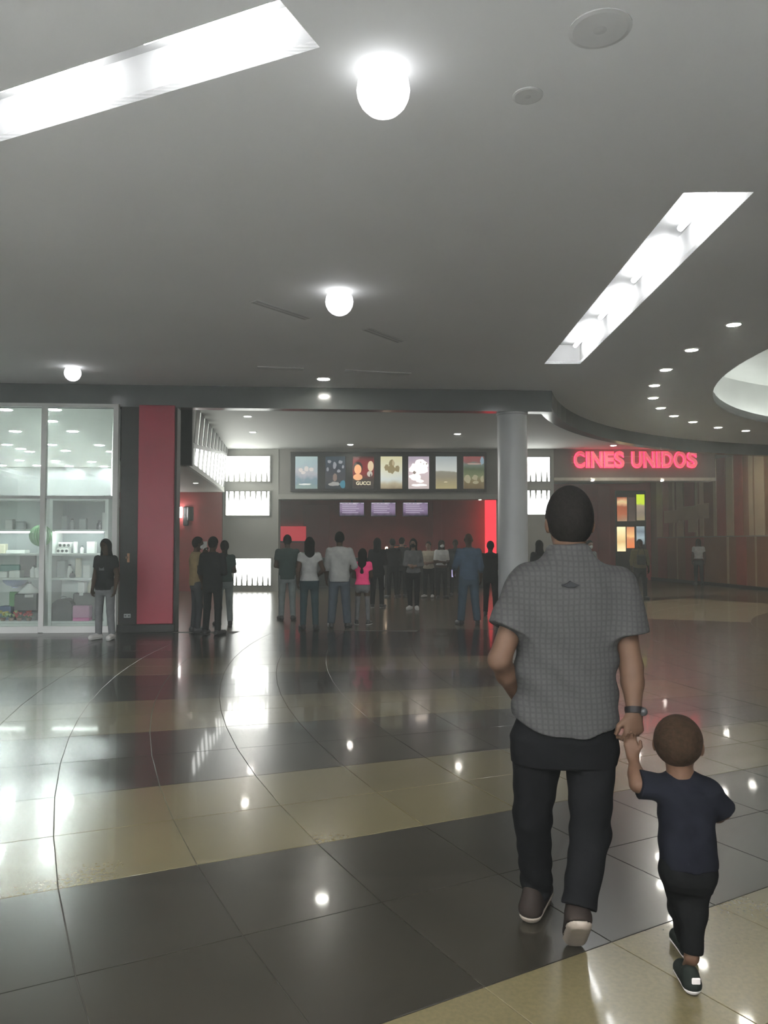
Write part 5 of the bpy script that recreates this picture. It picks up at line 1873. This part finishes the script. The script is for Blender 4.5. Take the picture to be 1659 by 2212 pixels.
def ground(px, py):
    return at_z(px, py, 0)


def per(px, py, h, yaw, label, W, female=False, arms='down', stance=.02, step=0.0, group='people in the lobby', **kw):
    J = base_pose(female, stance, step, arms)
    J.update(kw)
    p = ground(px, py)
    base = dict(shirt=K_['black'], trousers=K_['charcoal'], shoes=shoe_b, sole=shoe_b, sleeve=.55)
    base.update(W)
    return figure(label, (p.x, p.y, 0), math.radians(yaw), J, base, h=h, vox=.014, group=group)


w1 = per(226, 1381, 1.62, 168, 'woman in a black tee and grey jeans standing before the shop glass',
         dict(trousers=K_['grey'], shoes=shoe_w, sole=shoe_w, hair_style='long', front=True, skin=M['skin'], hem=.86), True, stance=.03)
sh1 = [c for c in w1.children if c.name.startswith('shirt')][0]
MB().rbox((0, 0, 0), (.10, .012, .11), .004).build('chest_print', K_['grey'], sh1, loc=(-.0, .128, 1.26))
p4 = per(424, 1366, 1.66, -60, 'person in a tan shirt raising one hand beside the red pillar', dict(shirt=K_['tan'], trousers=K_['charcoal'], sleeve=.6, mask=M['mask_w'], hem=.86), False, 'raise')
hp4 = Matrix.Rotation(math.radians(-60), 3, 'Z') @ Vector((-.235, .22, 1.53)) * (1.66 / 1.75)
ph = thing('phone', 'white phone held up by the person in the tan shirt', 'phone', Vector(p4.location) + hp4 + Vector((0, 0, .02)))
MB().rbox((0, 0, .04), (.075, .012, .15), .004).build('case', C['white'], ph)
MB().rbox((0, .007, .04), (.068, .002, .14), .0008).build('screen', C['dark'], ph)
per(458, 1372, 1.66, -15, 'person all in black standing next to the tan shirt', dict(trousers=K_['black'], sleeve=1.9, hem=.84), False, 'folded')
per(484, 1352, 1.60, 25, 'person in a dark top and pale trousers behind the person in black', dict(shirt=K_['green'], trousers=K_['palejean'], sleeve=.6, hair_style='tail'), True, 'phone')
per(620, 1340, 1.72, 10, 'person in a dark green top and pale jeans beside the bright low panel', dict(shirt=K_['green'], trousers=K_['palejean'], sleeve=.6, hem=.84), False, 'folded')
per(668, 1360, 1.66, 8, 'woman with long dark hair in a white tee and dark jeans', dict(shirt=K_['lightgrey'], trousers=K_['teal'], sleeve=.4, hair_style='long', hem=.92), True, 'bent')
per(733, 1356, 1.76, 0, 'man in a pale loose shirt seen from behind in the queue', dict(shirt=K_['lightgrey'], trousers=K_['jeans'], sleeve=1.35, hem=.80, loose=.03, collar=.03, leg=(.10, .08, .07)), False, 'bent', stance=.05)
per(783, 1350, 1.44, -6, 'girl in a bright pink tee and grey leggings', dict(shirt=K_['pink'], trousers=K_['grey'], shoes=shoe_b, sole=shoe_w, sleeve=.5, hair_style='long', hem=.93, leg=(.078, .056, .044)), True, 'folded', stance=.035, hr=npv(.083, .104, .126))
p9 = per(815, 1313, 1.68, -10, 'person in black with a white stripe down the trouser leg', dict(trousers=K_['black'], sleeve=1.9, hair_style='long', sole=shoe_w), True, 'folded')
tr9 = [c for c in p9.children if c.name.startswith('trousers')][0]
MB().tube([(.175, .0, .82), (.165, .012, .5), (.162, -.005, .14)], .014, 8).build('side_stripe', K_['white'], tr9, smooth=True)
per(893, 1317, 1.66, 170, 'woman in a grey top with white shoes facing the hall', dict(shirt=K_['grey'], trousers=K_['black'], shoes=shoe_w, sole=shoe_w, sleeve=1.8, hair_style='long', front=True, mask=K_['black'], skin=M['skin_pale']), True, 'folded', stance=-.02)
per(848, 1292, 1.68, 20, 'dark clothed person before the counter lamp', dict(trousers=K_['black'], sleeve=1.9), False, 'folded')
per(868, 1290, 1.72, -30, 'dark clothed person with an orange glow on the face near the counter', dict(trousers=K_['black'], sleeve=.6, skin=M['skin_pale']), False, 'phone')
per(926, 1291, 1.60, 160, 'person in a cream vest over black near the counter', dict(shirt=K_['cream'], trousers=K_['black'], sleeve=.3, front=True, skin=M['skin_pale'], shoes=shoe_w), True, 'folded')
per(954, 1293, 1.64, 195, 'woman in a white blouse near the counter', dict(shirt=K_['white'], trousers=K_['black'], sleeve=.9, front=True, mask=M['mask_w'], hair_style='long', hem=1.0), True, 'folded')
per(984, 1287, 1.66, 170, 'dark clothed person between the white blouse and the denim shirt', dict(trousers=K_['black'], sleeve=1.9), False)
pd = per(1013, 1350, 1.74, 5, 'man with shaved head in a denim shirt and jeans', dict(shirt=K_['blue'], trousers=K_['denim'], sleeve=1.5, hair_style='none', hem=.86, loose=.02, leg=(.10, .078, .07), skin=M['skin']), False, 'down', stance=.06, elL=npv(-.27, -.02, 1.13), wrL=npv(-.26, .16, .98))
phm = Vector(pd.location) + Vector((-.275, .22, .93))
ph2 = thing('phone', 'lit phone in the hand of the man in the denim shirt', 'phone', phm)
MB().rbox((0, 0, .04), (.075, .012, .15), .004).build('case', M['black'], ph2)
MB().rbox((0, -.008, .04), (.068, .003, .14), .001).build('screen', emit('phone_glow', (.5, .45, .75), .5), ph2)
per(1060, 1330, 1.60, -20, 'dark clothed person half hidden by the round column', dict(trousers=K_['black'], sleeve=.6), False, 'folded')
per(1166, 1322, 1.62, 10, 'dark haired woman between the column and the man in the check shirt', dict(trousers=K_['charcoal'], hair_style='long', sleeve=1.9), True, 'folded')
per(1274, 1312, 1.62, 200, 'masked person peeping out past the shoulder of the check shirt', dict(shirt=K_['grey'], trousers=K_['charcoal'], front=True, mask=M['mask_w'], skin=M['skin_pale'], sleeve=.6), True, 'folded')
po = per(1383, 1294, 1.66, 178, 'person in an olive grey shirt walking with a black bag', dict(shirt=K_['olive'], trousers=K_['black'], front=True, sleeve=1.6, hem=.9, skin=M['skin']), False, 'down', stance=.03, step=.10)
bg = thing('shoulder_bag', 'black bag carried in front of the olive grey shirt', 'bag', Vector(po.location) + Vector((-.02, -.19, .98)))
MB().rbox((0, 0, .12), (.24, .10, .28), .03).build('body', M['black'], bg)
MB().rbox((0, -.055, .16), (.22, .012, .12), .004).build('flap', M['black'], bg)
MB().tube([(-.10, .0, .25), (-.06, .02, .40), (.08, .07, .44), (.12, .03, .26)], .010, 8).build('strap', M['black'], bg, smooth=True)
per(1510, 1264, 1.72, 150, 'woman in a white top and dark trousers near the striped wall', dict(shirt=K_['white'], trousers=K_['charcoal'], front=True, hair_style='long', sleeve=.5, hem=1.0, shoes=shoe_b), True, 'down', stance=.02, step=.06)

# ------------------------------------------------------------------ haze volume that imitates the veil of a dirty lens
if HAZE > 0:
    hm_ = bpy.data.materials.new('haze')
    hm_.use_nodes = True
    hm_.node_tree.nodes.clear()
    ho = hm_.node_tree.nodes.new('ShaderNodeOutputMaterial')
    hv = hm_.node_tree.nodes.new('ShaderNodeVolumeScatter')
    hv.inputs['Color'].default_value = (.95, 1.0, .96, 1)
    hv.inputs['Density'].default_value = HAZE
    hv.inputs['Anisotropy'].default_value = .55
    hm_.node_tree.links.new(hv.outputs[0], ho.inputs['Volume'])
    hz = MB().span((-12.9, -7.9, .01), (25.9, 36.7, 5.55)).build('haze', hm_)
    tag(hz, 'thin haze volume added to imitate a veil on the lens', 'haze', kind='stuff')
